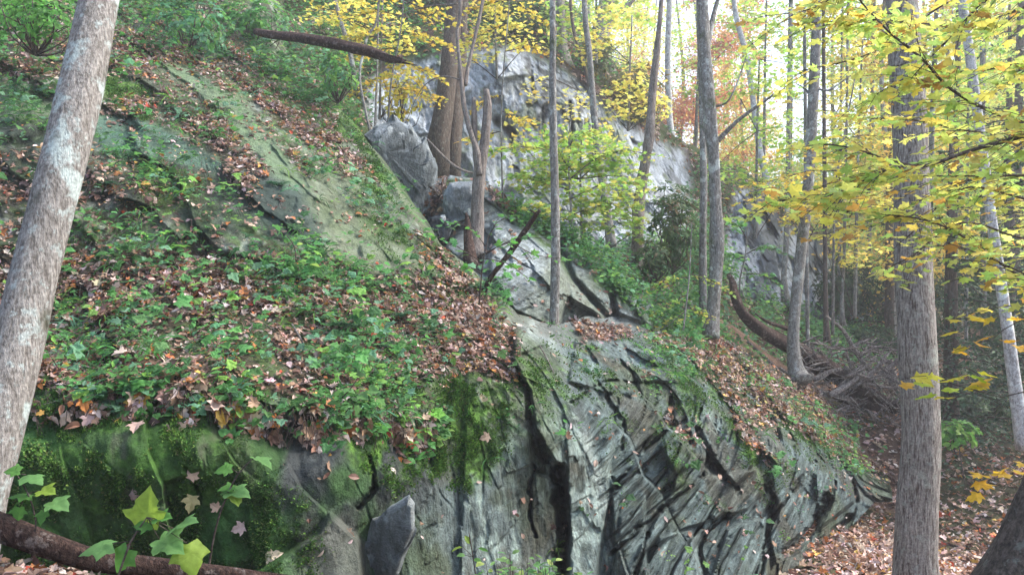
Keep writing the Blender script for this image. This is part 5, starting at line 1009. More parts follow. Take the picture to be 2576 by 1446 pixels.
under('green_seedling', 'broad-leaved green seedling spreading level leaves around the snapped branch', 0, 0, 8.6, [(1230, 590, 0, 2), (1215, 660, 0, 3), (1208, 730, .1, 4), (1205, 765, .2, 5)],
  [[(1222, 640, 0, 3), (1280, 610, 0, 2), (1340, 640, 0, 2), (1410, 650, 0, 1)], [(1222, 620, 0, 3), (1180, 570, 0, 2), (1120, 560, 0, 1)], [(1212, 660, 0, 3), (1150, 620, 0, 2), (1090, 590, 0, 1)], [(1215, 650, 0, 3), (1270, 660, 0, 2), (1330, 700, 0, 1)], [(1225, 610, 0, 3), (1250, 560, 0, 2), (1300, 540, 0, 1)], [(1212, 690, 0, 3), (1180, 670, 0, 2), (1150, 680, 0, 1)], [(1215, 640, 0, 3), (1300, 600, -.1, 2), (1380, 600, -.2, 1)]], ([(.10, .30, .05), (.14, .36, .07), (.09, .27, .10)], [3, 3, 2]), .085, .22, 5, cat='seedling', per=.09, tpls=OVAL+MFLAT, bark='bark_dark')

# shrubs with long evergreen leaves
def shrub(name, label, cx, cy, d, rx, ry, rd, n, ls, palt, cat='shrub', whorl=7, tp=LANCE, mat='leaf', base_py=None):
    base = PW(cx, (base_py or cy+ry), d); root = empty(name, base, label, cat); st = MB(); lf = MB(); P_, N_, U_, S_, C_ = [], [], [], [], []
    for k in range(n):
        v_ = rng.normal(size=3); v_ /= np.linalg.norm(v_); r_ = random.random()**.4
        if vn(v_[0]*2.1+cx, v_[2]*2.1, v_[1]*2, 7) < .3: continue
        q = PW(cx+v_[0]*rx*r_, cy-v_[2]*ry*r_, d+v_[1]*rd*r_)
        if k % 6 == 0: m_ = (q+base)/2+rng.normal(size=3)*.08; tube(st, [(*base, .012), (*m_, .008), (*q, .004)], 5, .15, .05, k)
        c0 = pal(1, *palt)[0]; ax = v_*.7+UP*.5; ax /= np.linalg.norm(ax)
        for b in range(whorl):
            u = rng.normal(size=3); u -= ax*(u@ax); u /= np.linalg.norm(u)+1e-9
            P_.append(q+u*.01); U_.append(u-ax*.05); N_.append(ax+rng.normal(size=3)*.2); S_.append(ls*random.uniform(.7, 1.2)); C_.append(c0*random.uniform(.8, 1.2))
    st.build('stem', M['twig'], root, base); leaves(lf, np.array(P_), np.array(N_), np.array(S_), np.array(C_), tp, U=np.array(U_)); lf.build('foliage', M[mat], root, base, smooth=False); return root
RH = ([(.045, .09, .035), (.07, .13, .05), (.10, .15, .05), (.16, .13, .06)], [4, 4, 2, 1])
shrub('rhododendron', 'dark long-leaved rhododendron standing beside the dead snag', 1690, 560, 13.6, 70, 115, .6, 210, .13, RH, base_py=690)
shrub('rhododendron', 'smaller dark rhododendron drooping below the taller one', 1650, 650, 13.2, 60, 50, .5, 90, .12, RH, base_py=710)
shrub('rhododendron', 'black-green evergreen thicket on the brow right above the cliff', 1290, 50, 22.5, 120, 65, 1.3, 420, .2, RH, base_py=130)
shrub('rhododendron', 'evergreen thicket at the top left of the cliff behind the massive trunk', 1080, 20, 23, 130, 80, 1.3, 330, .2, RH, base_py=120)
shrub('rhododendron', 'dull green bush sloping down the right shoulder of the cliff', 1600, 230, 23, 90, 75, 1.2, 260, .2, ([(.09, .12, .05), (.14, .15, .07), (.25, .22, .08), (.3, .18, .06)], [4, 3, 2, 1]), base_py=300)
shrub('rhododendron', 'mixed green and tan bush on the cliff brow by the swollen foot', 1500, 150, 23, 60, 60, 1.0, 140, .2, ([(.09, .12, .05), (.14, .15, .07), (.3, .27, .08)], [4, 3, 2]), base_py=210)
shrub('bush', 'loose green bush at the top of the slope under the pale trunk', 640, 60, 13.8, 110, 70, .8, 220, .1, GREENS, base_py=150, tp=OVAL, whorl=5)
shrub('bush', 'blue-green bush overhanging the butt of the hanging log', 470, 60, 12.4, 120, 80, .8, 220, .09, ([(.08, .22, .10), (.12, .28, .15), (.10, .26, .06)], [3, 2, 3]), base_py=150, tp=OVAL, whorl=5)
shrub('bush', 'bright leafy bush in the top corner behind the leaning trunk', 90, 40, 9.5, 130, 75, .6, 200, .075, ([(.10, .28, .05), (.16, .38, .08)], [3, 3]), base_py=140, tp=OVAL, whorl=5)
shrub('bush', 'green bush clinging under the end of the hanging log', 850, 190, 12.3, 60, 60, .4, 90, .085, GREENS, base_py=260, tp=OVAL, whorl=5)
shrub('bush', 'yellow leafed bush to the right of the hanging log', 1010, 230, 15.5, 70, 80, .6, 120, .1, YO, base_py=330, tp=OVAL, whorl=4)
shrub('bush', 'low green bush in the gully right of the broad trunk', 2400, 1090, 13, 70, 35, .5, 70, .12, ([(.10, .26, .05), (.2, .36, .08)], [3, 2]), base_py=1130, tp=OVAL, whorl=5)
for k, (x_, y_, d_, rx, ry) in enumerate(((2450, 1000, 19, 170, 90), (2300, 760, 26, 110, 90), (2560, 850, 20, 120, 110), (2130, 730, 25, 90, 80), (2480, 700, 26, 150, 90), (2200, 860, 24, 70, 40))):
    shrub('evergreen_bush', ['wide dim evergreen bush right of the broad trunk at ground level', 'dim bush in the gap left of the broad trunk', 'dark bush hugging the frame edge by the white birch foot', 'olive bush at the foot of the dark far rocks', 'dark bush between broad trunk and white birch', 'low dim bush right behind the debris heap'][k], x_, y_, d_, rx, ry, 1.5, 380, .2, ([(.03, .07, .03), (.05, .10, .04), (.09, .14, .05)], [4, 4, 1.5]), base_py=y_+ry)

# hemlocks: flat drooping sprays of short needles
def hemlock(label, x_, y_, h, n_br, L, lean=0):
    z_ = float(gz(x_, y_)); base = np.array([x_, y_, z_]); root = empty('hemlock_tree', base, label, 'tree'); mb = MB()
    tube(mb, [(x_, y_, z_-.3, .16), (x_+lean*.5, y_, z_+h*.5, .11), (x_+lean, y_, z_+h, .03)], 10, .2, .07, 3); mb.build('trunk', M['bark_dark'], root, base)
    tw = MB(); lf = MB(); P_, U_, N_, S_ = [], [], [], []
    for k in range(n_br):
        t = .06+.9*(k+random.random())/n_br; a = random.uniform(0, 6.283); l = L*(1.1-t)*random.uniform(.7, 1.1); o_ = np.array([x_+lean*t, y_, z_+h*t]); di = np.array([math.cos(a), math.sin(a), 0]); sd = np.array([-di[1], di[0], 0])
        e_ = o_+di*l+np.array([0, 0, -.28*l]); m_ = (o_+e_)/2+UP*.12*l; tube(tw, [(*o_, .02), (*m_, .012), (*e_, .004)], 4, .25, .05, k)
        for b in range(int(l*13)):
            s_ = (b+random.random())/(l*13); q = (1-s_)**2*o_+2*s_*(1-s_)*(m_*2-(o_+e_)/2)+s_*s_*e_; w_ = l*.38*(1-s_*.7); sg = 1 if b % 2 else -1
            for c_ in range(7):
                r_ = (c_+random.random())/7; P_.append(q+(sd*sg*.9+di*.45)*w_*r_-UP*.22*w_*r_*r_+rng.normal(size=3)*.02); U_.append(sd*sg+di*.5+rng.normal(size=3)*.6-UP*.3); N_.append(UP+rng.normal(size=3)*.4); S_.append(random.uniform(.06, .13))
    tw.build('branch', M['twig'], root, base); leaves(lf, np.array(P_), np.array(N_), np.array(S_), pal(len(P_), [(.03, .075, .035), (.05, .11, .045), (.02, .05, .03)], [3, 2, 2]), [tpl_diamond(.28, .2)], U=np.array(U_)); lf.build('foliage', M['needle'], root, base, smooth=False); return root
hemlock('dark hemlock with drooping sprays filling the right edge behind the white birch', 9.4, 14.5, 7.5, 44, 2.6)
hemlock('dark hemlock just right of the broad trunk, sprays touching the ground', 8.3, 15.2, 6.0, 36, 2.1)
hemlock('hemlock deeper in the wood between the birch and the broad trunk', 13.0, 21, 10, 44, 3.2)
hemlock('tall dim hemlock far behind the yellow boughs', 17.5, 26, 15, 50, 4.0)
hemlock('slim hemlock left of the broad trunk beyond the debris heap', 11.5, 24.5, 8, 36, 2.4)

# ================================================================== the far wood
def bg_tree(name, label, seed, h, cols, wts, r0=.14, n_l=1500, dens_lo=.25, ls=.17, spread=2.6, bark='bark_far'):
    random.seed(seed); root = empty(name, (0, 0, 0), label, 'tree', 'trees of the far wood'); mb = MB()
    l1, l2 = random.uniform(-.5, .5), random.uniform(-.9, .9); tube(mb, [(0, 0, -.6, r0*1.3), (l1*.3, 0, h*.3, r0), (l1, 0, h*.6, r0*.7), (l2, 0, h, r0*.2)], 8, .4, .08, seed); mb.build('trunk', M[bark], root)
    br = MB(); lf = MB(); P_ = []
    for k in range(26):
        t = random.uniform(dens_lo, .98); o_ = np.array([np.interp(t, [0, .3, .6, 1], [0, l1*.3, l1, l2]), 0, h*t]); a = random.uniform(0, 6.283); l = spread*(1.15-t)*random.uniform(.5, 1.1); di = np.array([math.cos(a), math.sin(a), random.uniform(.2, .8)])
        m_ = o_+di*l*.5+rng.normal(size=3)*.1*l; e_ = o_+di*l+rng.normal(size=3)*.15*l; tube(br, [(*o_, r0*.3*(1.1-t)+.006), (*m_, .012), (*e_, .005)], 4, .4, .06, k)
        nl = int(n_l/26); s_ = rng.random((nl, 1))**.6; q = o_+(m_-o_)*np.minimum(s_*2, 1)+(e_-m_)*np.maximum(s_*2-1, 0); off = rng.normal(size=(nl, 3))*np.array([.42, .42, .16])*l*.45; P_.append(q+off)
    br.build('branch', M['bark_dark'], root); P_ = np.concatenate(P_); n = len(P_); leaves(lf, P_, np.tile(UP, (n, 1))+rng.normal(size=(n, 3))*.6, rng.uniform(ls*.6, ls*1.2, n), pal(n, cols, wts, jit=.15), DIAM); lf.build('foliage', M['leaf'], root, smooth=False); return root
def copy_tree(o):
    c_ = o.copy(); sc.collection.objects.link(c_)
    for ch in list(o.children):
        d_ = ch.copy(); sc.collection.objects.link(d_); d_.parent = c_
    return c_
kinds = [('autumn_tree', 'slim tree with yellow-green leaves in the bright far wood', [(.70, .74, .22), (.58, .70, .22), (.78, .70, .22)], [3, 3, 2]), ('autumn_tree', 'slim tree with pale green leaves in the far wood', [(.52, .66, .22), (.60, .70, .24)], [3, 2]),
         ('autumn_tree', 'slim tree with orange and reddish pink leaves against the bright sky', [(.60, .26, .12), (.62, .36, .16), (.55, .20, .14)], [3, 3, 2]), ('autumn_tree', 'slim tree with golden leaves in the far wood', [(.68, .50, .10), (.60, .42, .10)], [3, 2])]  # far leaf colours lightened to look backlit
protos = [bg_tree(nm, lb, 100+k, 13+k, cs, ws, .085+.015*(k % 3), 10000, .05, .15, 4.8) for k, (nm, lb, cs, ws) in enumerate(kinds)]
random.seed(21)
spots = []
for k in range(34):
    d_ = random.uniform(24, 62); x_p = random.uniform(1680, 2700); kd = random.choice([0, 0, 1, 1, 3])
    if x_p < 2080 and random.random() < .7: x_p = random.uniform(2100, 2700)
    if x_p < 2080: d_ = random.uniform(40, 62)
    spots.append(((x_p-1288)/F*d_, d_, kd))
spots += [((1650-1288)/F*38, 38, 2), ((1700-1288)/F*44, 44, 2), ((1625-1288)/F*48, 48, 2), ((1740-1288)/F*40, 40, 2), ((1300-1288)/F*36, 36, 0), ((1480-1288)/F*34, 34, 0), ((1100-1288)/F*35, 35, 0), ((900-1288)/F*31, 31, 3), ((1000-1288)/F*33, 33, 1), ((800-1288)/F*30, 30, 3), ((1560-1288)/F*36, 36, 0)]
usedp = set()
for k, (x_, y_, kd) in enumerate(spots):
    o = protos[kd] if kd not in usedp else copy_tree(protos[kd]); usedp.add(kd); z_ = float(gz(x_, y_))
    if x_ < 5 and y_ < 50:   # these stand on the hill behind the cliff
        i, j = C.at(1288+x_/y_*F, -1e4); z_ = float(C.P[i, j][2])-.35*max(0, y_-float(C.P[i, j][1]))
    o.location = (x_, y_, z_); s_ = random.uniform(.8, 1.25); o.scale = (s_, s_, s_); o.rotation_euler = (0, 0, random.uniform(0, 6.28))
# a distant mass of woodland closing the valley
mb = MB(); n = 30000; a = rng.uniform(R(0), R(48), n); r_ = rng.uniform(62, 95, n); x_ = np.sin(a)*r_; y_ = np.cos(a)*r_; zb = gz(x_, y_); hh = rng.random(n)**.8*(3+8*vn(x_/5, y_/5, 0, 99))*(.35+.65*sst(12, 35, x_))
cc = pal(n, [(.20, .24, .08), (.42, .36, .12), (.35, .2, .08), (.10, .15, .06)], [3, 2, 1, 3])
leaves(mb, np.stack([x_, y_, zb+hh], -1), rng.normal(size=(n, 3)), rng.uniform(.35, .8, n), cc, DIAM)
tag(mb.build('far_woods', M['leaf'], smooth=False), 'mixed green and tan wood closing off the far end of the valley', 'woods', None, 'stuff')

# ================================================================== seedlings in front of the green wall, lone fallen leaves, hanging roots
random.seed(5)
def seedling(label, stem, leafs, d, name='maple_seedling', pt=GREENS[0][:3], tp=BIG):
    p = pxp([(a, b, d+c_, w_) for a, b, c_, w_ in stem]); base = p[-1, :3]; root = empty(name, base, label, 'seedling'); mb = MB(); tube(mb, p, 7, .04, .06, 1)
    for (a, b, s_, ang, c_) in leafs:
        ctr = PW(a, b, d); u = np.array([math.cos(R(ang)), -.35, math.sin(R(ang))*.8]); nrm = UP*(1.15 if abs(math.sin(R(ang))) < .8 else .3)+np.array([0, -.4, 0])+rng.normal(size=3)*.25
        s_ = s_*.66; q = ctr-u*s_*.45; tube(mb, [(*(p[np.argmin(np.linalg.norm(p[:, :3]-q, axis=1)), :3]), .0015), (*q, .0012)], 4, .05, .02, 1)
        lf = MB(); leaves(lf, [q], [nrm], [s_], [np.array(c_)], tp, U=np.array([u])); lf.build('leaf', M['leaf'], root, base, smooth=(tp is BIG))
    mb.build('stem', M['twig'], root, base); return root
g1, g2, g3 = (.10, .25, .05), (.14, .30, .09), (.24, .36, .05)
seedling('leafy maple seedling with big pale green leaves over the corner log', [(370, 1300, 0, 3), (330, 1360, 0, 5), (300, 1440, 0, 6), (280, 1500, 0, 7)], [(360, 1290, .235, 95, g3), (240, 1365, .19, 170, g2), (470, 1330, .20, 5, g2), (430, 1370, .19, -20, g2), (300, 1405, .16, 240, g1), (480, 1400, .20, -70, g3), (410, 1300, .12, 20, g1), (360, 1240+70, .12, 150, g1)], 3.1)
seedling('upright seedling with one flat leaf tier on top before the mossy wall', [(640, 1150, 0, 3), (600, 1190, 0, 4), (565, 1260, 0, 5), (540, 1340, 0, 5), (520, 1460, 0, 6)], [(665, 1155, .16, -5, g2), (560, 1178, .12, 175, g1), (600, 1240, .19, -10, g2), (570, 1235, .12, 200, g1), (585, 1262, .13, -80, g3)], 3.6)
seedling('small three-leaved seedling peeping past the leaning trunk at the edge', [(40, 1190, 0, 3), (70, 1240, 0, 4), (90, 1310, 0, 4), (80, 1400, 0, 5)], [(85, 1205, .15, -25, g2), (30, 1180, .10, 160, g1), (150, 1270, .15, -20, g2), (50, 1250, .14, 190, g1), (110, 1300, .09, -90, g1), (45, 1290, .09, -90, g1), (120, 1235, .12, 0, g3)], 3.3)
seedling('low maple seedling rooted on the lip of the green wall', [(120, 880, 0, 2), (130, 900, 0, 3), (150, 930, 0, 3)], [(150, 905, .12, -30, g2), (110, 890, .10, 170, g1), (165, 925, .09, -50, g3)], 5.0)
seedling('green maple sprig hanging over the dark wall', [(340, 920, 0, 2), (330, 935, 0, 3), (320, 950, 0, 3)], [(335, 935, .13, -15, g2), (310, 925, .09, 180, g1), (180, 893, .08, 10, g1)], 5.05)
seedling('cluster of maple leaves drooping over the edge of the dark overhang', [(900, 950, 0, 2), (880, 980, 0, 3), (860, 1000, 0, 3)], [(880, 980, .13, -20, g2), (915, 1000, .13, -40, g2), (850, 990, .11, 190, g1), (940, 980, .12, 0, g2), (960, 1010, .12, -30, g1), (900, 1030, .11, -70, g2), (840, 1015, .12, 220, g2), (775, 1065, .11, -20, g2)], 5.5)
seedling('pair of blue-green maple leaves on the lip near the pale flaking rock', [(1280, 900, 0, 2), (1290, 920, 0, 3), (1280, 950, 0, 3)], [(1265, 890, .14, -60, g2), (1295, 925, .15, -50, g2), (1250, 868, .12, 130, g1), (1310, 900, .08, 10, g1)], 7.2)
seedling('yellow-green seedling with round leaves at the top of the litter', [(720, 590, 0, 2), (740, 620, 0, 3), (745, 660, 0, 3)], [(700, 630, .16, 170, (.28, .45, .07)), (770, 635, .15, 0, (.22, .42, .07)), (750, 610, .10, 60, (.3, .48, .08)), (790, 665, .16, -10, (.3, .45, .07)), (720, 605, .1, 120, g1)], 7.0, tp=OVAL)
seedling('leggy seedling with narrow leaves by the rock face bottom', [(1180, 1340, 0, 2), (1190, 1400, 0, 3), (1200, 1470, 0, 3)], [(1150, 1375, .12, 175, g3), (1215, 1380, .11, 0, g1), (1180, 1360, .1, 100, g3), (1200, 1410, .1, -30, g1), (1160, 1400, .1, 200, g2)], 5.2, tp=OVAL)
def wall_leaf(label, x_, y_, s_, c_, ang):
    i, j = A.at(x_, y_); q = A.P[i, j]+np.array([0, -.03, .0]); u = np.array([math.cos(R(ang)), 0, math.sin(R(ang))]); mb = MB(); leaves(mb, [q-u*s_*.4], [np.array([.1, -1, .35])], [s_], [np.array(c_)], [MAPLE[0]], U=np.array([u])); tag(mb.build('fallen_leaf', M['litter'], None, q, smooth=False), label, 'leaf', 'maple leaves stuck on the green wall')
tan, pnk, red = (.46, .32, .22), (.52, .38, .33), (.50, .10, .04)
for a in (('tan maple leaf flat on the wall beside the long crack', 490, 1190, .085, tan, 60), ('pinkish maple leaf low on the green wall left of the seedling foot', 605, 1325, .09, pnk, 200), ('pale cream maple leaf near the bottom edge of the wall', 688, 1395, .11, (.62, .5, .36), 20),
          ('yellowed curled leaf at the lower end of the short black crack', 487, 1262, .11, (.42, .36, .16), 260), ('big tan maple leaf hanging at the lip of the wall', 508, 970, .13, tan, 240), ('brown maple leaf hanging from the lip below the litter', 430, 945, .13, (.42, .24, .16), 280),
          ('tan maple leaf with pointed lobes below the lip', 385, 955, .11, pnk, 270), ('red leaf caught below the moss brow', 325, 1035, .10, red, 300), ('pink curled leaf pinned under the lip in the middle', 595, 985, .10, pnk, 300), ('pale leaf stuck on the mossy flutes near the pale patch', 1222, 1098, .09, tan, 200),
          ('small tan leaf above the pale lichen plate', 1215, 1003, .09, (.4, .3, .18), 100), ('orange leaf hanging on the lip near the dark bay', 645, 1005, .1, (.5, .22, .07), 260), ('grey-brown leaf below the lip beside the moss tuft', 460, 985, .08, pnk, 200), ('pale leaf lying on the knob of the dark bay', 545, 1270, .07, tan, 150), ('pale curled leaf on the shoulder left of the wedge rock', 880, 1338, .07, tan, 330)):
    wall_leaf(*a)
# roots and withered stems hanging over the lip of the wall and from the upper ledges
mb = MB()
for k in range(520):
    if k % 3: x_ = random.uniform(100, 1100); y_ = float(np.interp(x_, A.xs, edge[0] if edge.ndim > 1 else edge))+random.uniform(-60, 30)
    else: x_ = random.uniform(120, 1300); y_ = random.uniform(400, 950)
    i, j = A.at(x_, y_); q = A.P[i, j]+np.array([0, -.05, 0]); L = random.uniform(.06, .28); dx = random.uniform(-.06, .06)
    tube(mb, [(*q, .003), (q[0]+dx, q[1]-.04, q[2]-L*.5, .0025), (q[0]+dx*1.5+random.uniform(-.03, .03), q[1]-.01, q[2]-L, .001)], 4, .06, 0, k)
tag(mb.build('hanging_roots', M['twig']), 'fine roots and withered stems hanging over the lips of the slope', 'roots', None, 'stuff')

# more understory foliage: bright screens of leaves before the cliff and along the crest
def cloud(name, label, d, trunk, blobs, palt, ls, cat='tree', bark='bark_mid', lay=7, flat=.35):
    """a young tree whose leaves lie in level layers; blobs: (px, py, rx, ry, n)"""
    p = pxp([(a, b, d, w_) for a, b, w_ in trunk]); base = p[-1, :3]; root = empty(name, base, label, cat)
    mb = MB(); tube(mb, p, 7, .1, .08, 5); mb.build('trunk', M[bark], root, base); lf = MB()
    for cx, cy, rx, ry, n in blobs:
        k = np.argmin(np.hypot((p[:, 0]-(cx-1288)/F*d)*1, (p[:, 2]-(CZ+(723-cy-ry)/F*d)))); e_ = PW(cx+rx*.6*np.sign(cx-trunk[1][0]+.1), cy, d); st = p[k, :3]
        br = MB(); tube(br, [(*st, .012), (*((st+e_)/2+UP*.05), .008), (*e_, .003)], 5, .12, .1, k); br.build('branch', M['twig'], root, base)
        l_ = rng.integers(0, lay, n); r_ = np.sqrt(rng.random(n)); a = rng.uniform(0, 6.283, n); yy = (l_+.5)/lay*2-1; wd = np.sqrt(np.clip(1-yy**2, .1, 1))*(.6+.6*hsh(l_, l_*0+int(cx)))
        P_ = PW(cx+rx*wd*r_*np.cos(a), cy+ry*yy+rng.normal(size=n)*ry*.07+rx*.10*r_*r_, d+(rx/F*d)*wd*r_*np.sin(a))
        g_ = fbm(P_[:, 0]*3, P_[:, 1]*3, P_[:, 2]*4, 3, 55) > .43; P_ = P_[g_]; n = len(P_)
        leaves(lf, P_, np.tile(UP, (n, 1))+rng.normal(size=(n, 3))*flat, rng.uniform(ls*.6, ls*1.15, n), pal(n, *palt, jit=.12), MFLAT)
    lf.build('foliage', M['leaf'], root, base, smooth=False); return root
LIME = ([(.50, .60, .14), (.38, .58, .12), (.62, .60, .14), (.28, .48, .10)], [3, 4, 2, 2]); GOLD = ([(.76, .68, .16), (.72, .58, .12), (.62, .64, .16)], [4, 2, 3])
cloud('understory_maple', 'dense lime-green young maple screening the cliff foot behind the slender trunk', 13.6, [(1465, 300, 3), (1460, 450, 5), (1466, 680, 9)], [(1380, 400, 110, 50, 420), (1500, 380, 100, 45, 360), (1450, 460, 130, 50, 460), (1560, 450, 90, 50, 300), (1350, 480, 80, 35, 180), (1500, 540, 110, 40, 300), (1600, 560, 60, 50, 200)], LIME, .11)
cloud('understory_maple', 'golden sapling foliage hanging at the top of the cliff left of the slender trunk', 16, [(1240, -60, 4), (1245, 40, 5), (1250, 200, 7)], [(1230, 60, 70, 45, 220), (1300, 90, 90, 35, 200), (1270, 0, 90, 40, 220), (1200, 130, 90, 30, 160)], GOLD, .10)
cloud('understory_maple', 'golden sapling foliage left of the massive furrowed trunk above the boulder', 15.5, [(965, -80, 4), (960, 90, 5), (955, 300, 7)], [(960, 70, 90, 50, 300), (1010, 190, 40, 40, 120), (900, 40, 90, 45, 260), (990, 250, 50, 40, 120), (820, 20, 80, 40, 200), (1020, 100, 40, 40, 90)], GOLD, .10)
cloud('understory_maple', 'amber-tinged sapling on the right shoulder of the cliff', 20, [(1590, 40, 4), (1585, 160, 5), (1580, 330, 8)], [(1560, 250, 90, 50, 360), (1620, 200, 60, 50, 220), (1540, 60, 120, 50, 360), (1480, 120, 50, 40, 160), (1650, 270, 50, 40, 160)], GOLD, .13)
cloud('understory_maple', 'lime sapling at the cliff crest between the pale trunks', 22, [(1500, -150, 5), (1500, 0, 6), (1500, 160, 8)], [(1460, 20, 110, 60, 420), (1580, 0, 110, 60, 420), (1400, 60, 60, 50, 200)], LIME, .14)
cloud('understory_maple', 'yellow-green sapling filling the gap between mossy-collared trunk and smooth leaning tree', 18, [(1910, 150, 4), (1905, 330, 6), (1900, 600, 9)], [(1880, 180, 100, 60, 420), (1960, 320, 90, 50, 360), (1850, 420, 80, 40, 260), (1950, 440, 100, 45, 360), (1990, 180, 70, 60, 260)], LIME, .12)
cloud('understory_maple', 'yellow sapling behind the smooth leaning tree, leaves over the far dark rocks', 19, [(2170, 100, 4), (2160, 350, 6), (2150, 800, 10)], [(2130, 250, 110, 70, 460), (2200, 120, 90, 60, 360), (2080, 430, 110, 50, 420), (2200, 480, 90, 60, 360), (2150, 620, 90, 50, 300), (2050, 560, 80, 40, 240)], GOLD, .12)
cloud('understory_maple', 'yellow-green sapling right of the broad trunk against dark evergreens', 17, [(2440, 0, 4), (2435, 300, 6), (2430, 900, 10)], [(2420, 250, 110, 80, 460), (2520, 180, 90, 70, 360), (2400, 480, 100, 50, 340), (2520, 420, 90, 60, 320), (2450, 60, 110, 60, 360)], LIME, .11)
cloud('understory_maple', 'pale lime sapling in the bright gap on the hill crest', 30, [(1760, 60, 4), (1755, 200, 6), (1750, 380, 8)], [(1740, 180, 80, 60, 360), (1800, 260, 60, 50, 260), (1720, 60, 70, 60, 260), (1820, 100, 60, 60, 220), (1960, 60, 90, 60, 380)], LIME, .15)
cloud('understory_maple', 'backlit yellow-green sapling in the mid distance between the smooth tree and the broad trunk', 25, [(2120, -50, 4), (2115, 300, 6), (2110, 760, 10)], [(2060, 120, 120, 80, 600), (2170, 330, 110, 80, 600), (2060, 330, 100, 60, 500), (2190, 600, 90, 60, 420), (2100, 480, 90, 60, 420), (2100, 20, 130, 60, 500)], LIME, .14)
cloud('understory_maple', 'backlit yellow sapling far off right of the broad trunk', 27, [(2480, -50, 4), (2475, 300, 6), (2470, 900, 10)], [(2400, 130, 110, 80, 560), (2530, 300, 110, 80, 560), (2420, 420, 110, 70, 520), (2520, 560, 100, 60, 420), (2400, 620, 90, 50, 300), (2500, 30, 130, 60, 460)], GOLD, .15)
cloud('understory_maple', 'pale yellow-green sapling veiling the bright sky right of the mossy-collared trunk', 29, [(1930, -60, 4), (1925, 150, 6), (1920, 520, 9)], [(1900, 60, 90, 60, 420), (1990, 90, 80, 60, 380), (1870, 330, 60, 40, 200), (2000, 420, 90, 50, 360), (1850, 20, 70, 50, 280)], LIME, .15)
cloud('understory_maple', 'thin gold sapling hanging over the face of the cliff right of the cave', 18.5, [(1400, 60, 3), (1395, 200, 4), (1390, 450, 7)], [(1350, 220, 70, 35, 90), (1450, 260, 80, 40, 130), (1330, 330, 90, 35, 130), (1520, 350, 80, 40, 150)], GOLD, .11)
# ferns on the shelves
def fern(mb, q, nrm, s_, n_f, c0):
    for k in range(n_f):
        a = random.uniform(0, 6.283); di = np.array([math.cos(a), math.sin(a)*.8-.2, 0]); L = s_*random.uniform(.7, 1.2); t = np.linspace(.12, 1, 11); ar = q[None]+di[None]*L*t[:, None]+(UP*.7+nrm*.3)[None]*L*(.75*t-.75*t*t)[:, None]*1.5
        sd = np.cross(di, UP); sd /= np.linalg.norm(sd); P_ = np.repeat(ar, 2, 0); sg = np.tile([1, -1], 11)[:, None]; ln = L*.36*np.repeat(np.sin(np.pi*np.clip(t*.85+.12, 0, 1)), 2)
        leaves(mb, P_, np.tile(UP+nrm*.4, (22, 1))+rng.normal(size=(22, 3))*.15, ln, c0*random.uniform(.85, 1.15), [tpl_diamond(.16, .1)], U=sd[None]*sg+di[None]*.5-UP*.15)
fern_spots = [(880, 830, .26, 'grey-green fern clump in the middle of the litter slope'), (820, 850, .22, 'smaller grey-green fern left of the clump in the litter'), (1205, 735, .26, 'dark fern clump at the root of the snapped branch'), (1230, 750, .2, 'dark fern drooping onto the rock below the snapped branch'), (560, 150, .3, 'bluish fern high on the slope beside the dark gap'), (520, 120, .3, 'bluish fern above its twin near the hanging log'), (950, 880, .22, 'fern low in the litter above the flaking rock'), (250, 470, .22, 'fern on the dark bank right of the leaning trunk'), (700, 470, .2, 'small fern on the teal bank'), (1000, 800, .2, 'lone fern right of the clump in the litter')]
for x_, y_, s_, lb in fern_spots:
    i, j = A.at(x_, y_); q = A.P[i, j]; mb = MB(); fern(mb, q, A.N0[i, j], s_, 10, np.array([.10, .22, .10]) if 'grey' in lb or 'blu' in lb else np.array([.04, .12, .05])); tag(mb.build('fern', M['leaf'], None, q, smooth=False), lb, 'fern')

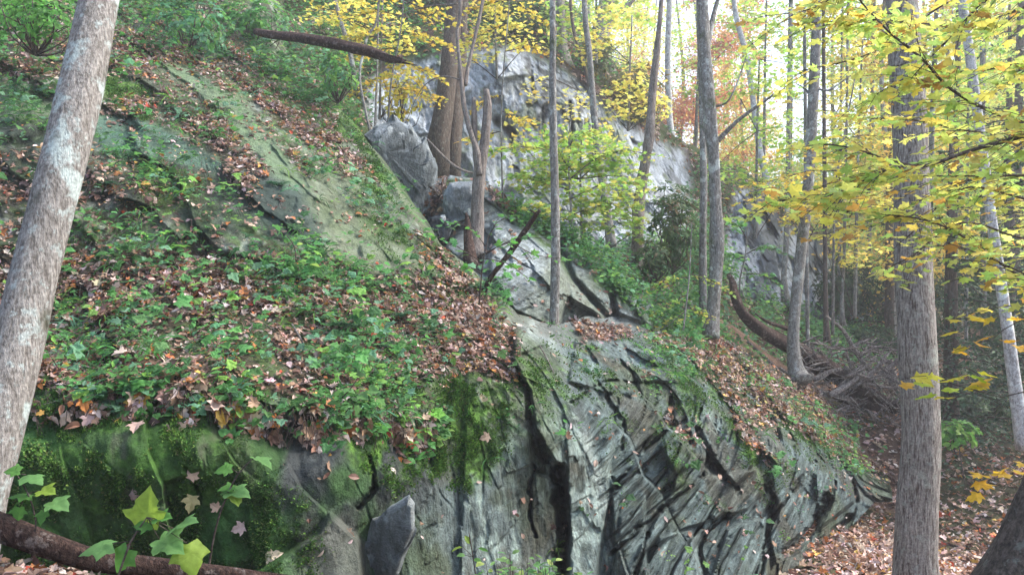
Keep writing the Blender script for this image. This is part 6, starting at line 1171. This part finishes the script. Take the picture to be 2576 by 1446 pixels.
# dry stems and small twigs caught among the litter, weeds at the foot of the rock
mb = MB(); dn = np.clip(A.lit+.4*hd, 0, 1)*vis; Pp, Nn, i_, j_ = A.scatter(2600, dn)
for k in range(len(Pp)):
    di = rng.normal(size=3); di[2] = abs(di[2])*.5-.15; di /= np.linalg.norm(di); L = random.uniform(.06, .3); q = Pp[k]+Nn[k]*.025; e_ = q+di*L+Nn[k]*.03; m_ = (q+e_)/2+rng.normal(size=3)*.015
    tube(mb, [(*q, .0028), (*m_, .0022), (*e_, .001)], 3, .1, 0, 0)
tag(mb.build('dry_stems', M['drift'], smooth=True), 'dry stems and fine twigs caught among the leaves of the slope', 'twigs', None, 'stuff')
lf = MB(); tw = MB(); P_, U_, S_, C_ = [], [], [], []
for k in range(170):
    x_ = random.uniform(1120, 1530); d_ = random.uniform(4.6, 5.1); X_ = (x_-1288)/F*d_; z0_ = float(gz(X_, d_)); h_ = random.uniform(.10, .42)*(1.1-abs(x_-1300)/420); c0 = pal(1, [(.16, .34, .12), (.24, .42, .14), (.12, .28, .10), (.34, .44, .12)], [3, 3, 2, 1])[0]
    tip = np.array([X_+random.uniform(-.06, .06), d_, z0_+h_]); tube(tw, [(X_, d_, z0_-.02, .003), ((X_+tip[0])/2+.01, d_, z0_+h_*.5, .0025), (*tip, .0015)], 4, .06, 0, k)
    for b in range(7):
        t = .35+.65*b/6; di = rng.normal(size=3); di[2] = .1; P_.append(np.array([X_, d_, z0_])+(tip-np.array([X_, d_, z0_]))*t+di/np.linalg.norm(di)*.015); U_.append(di); S_.append(random.uniform(.035, .075)); C_.append(c0*random.uniform(.8, 1.2))
leaves(lf, np.array(P_), np.tile(UP, (len(P_), 1))+rng.normal(size=(len(P_), 3))*.4, np.array(S_), np.array(C_), OVAL+LANCE, U=np.array(U_))
tag(lf.build('weeds', M['leaf'], smooth=False), 'pale green weeds at the very bottom in front of the pale rock', 'weeds', None, 'stuff'); tag(tw.build('weed_stems', M['twig']), 'stems of the weeds at the very bottom', 'weeds', None, 'stuff')

# ================================================================== haze volume added to lighten the far wood
me = bpy.data.meshes.new('haze'); x0, x1, y0, y1, z0, z1 = -230, 330, -110, 330, -12, 62
me.from_pydata([(x, y, z) for x in (x0, x1) for y in (y0, y1) for z in (z0, z1)], [], [(0, 1, 3, 2), (4, 6, 7, 5), (0, 4, 5, 1), (2, 3, 7, 6), (0, 2, 6, 4), (1, 5, 7, 3)])
hz = bpy.data.objects.new('haze', me); sc.collection.objects.link(hz); hm = bpy.data.materials.new('haze'); hm.use_nodes = True; hn = hm.node_tree
hn.nodes.remove(hn.nodes['Principled BSDF']); pv = hn.nodes.new('ShaderNodeVolumePrincipled'); pv.inputs['Color'].default_value = (.93, .95, 1, 1); pv.inputs['Density'].default_value = .0023; pv.inputs['Anisotropy'].default_value = .3
hn.links.new(pv.outputs[0], hn.nodes['Material Output'].inputs['Volume']); me.materials.append(hm); tag(hz, 'thin pale haze added to whiten the far wood', 'haze', None, 'stuff')
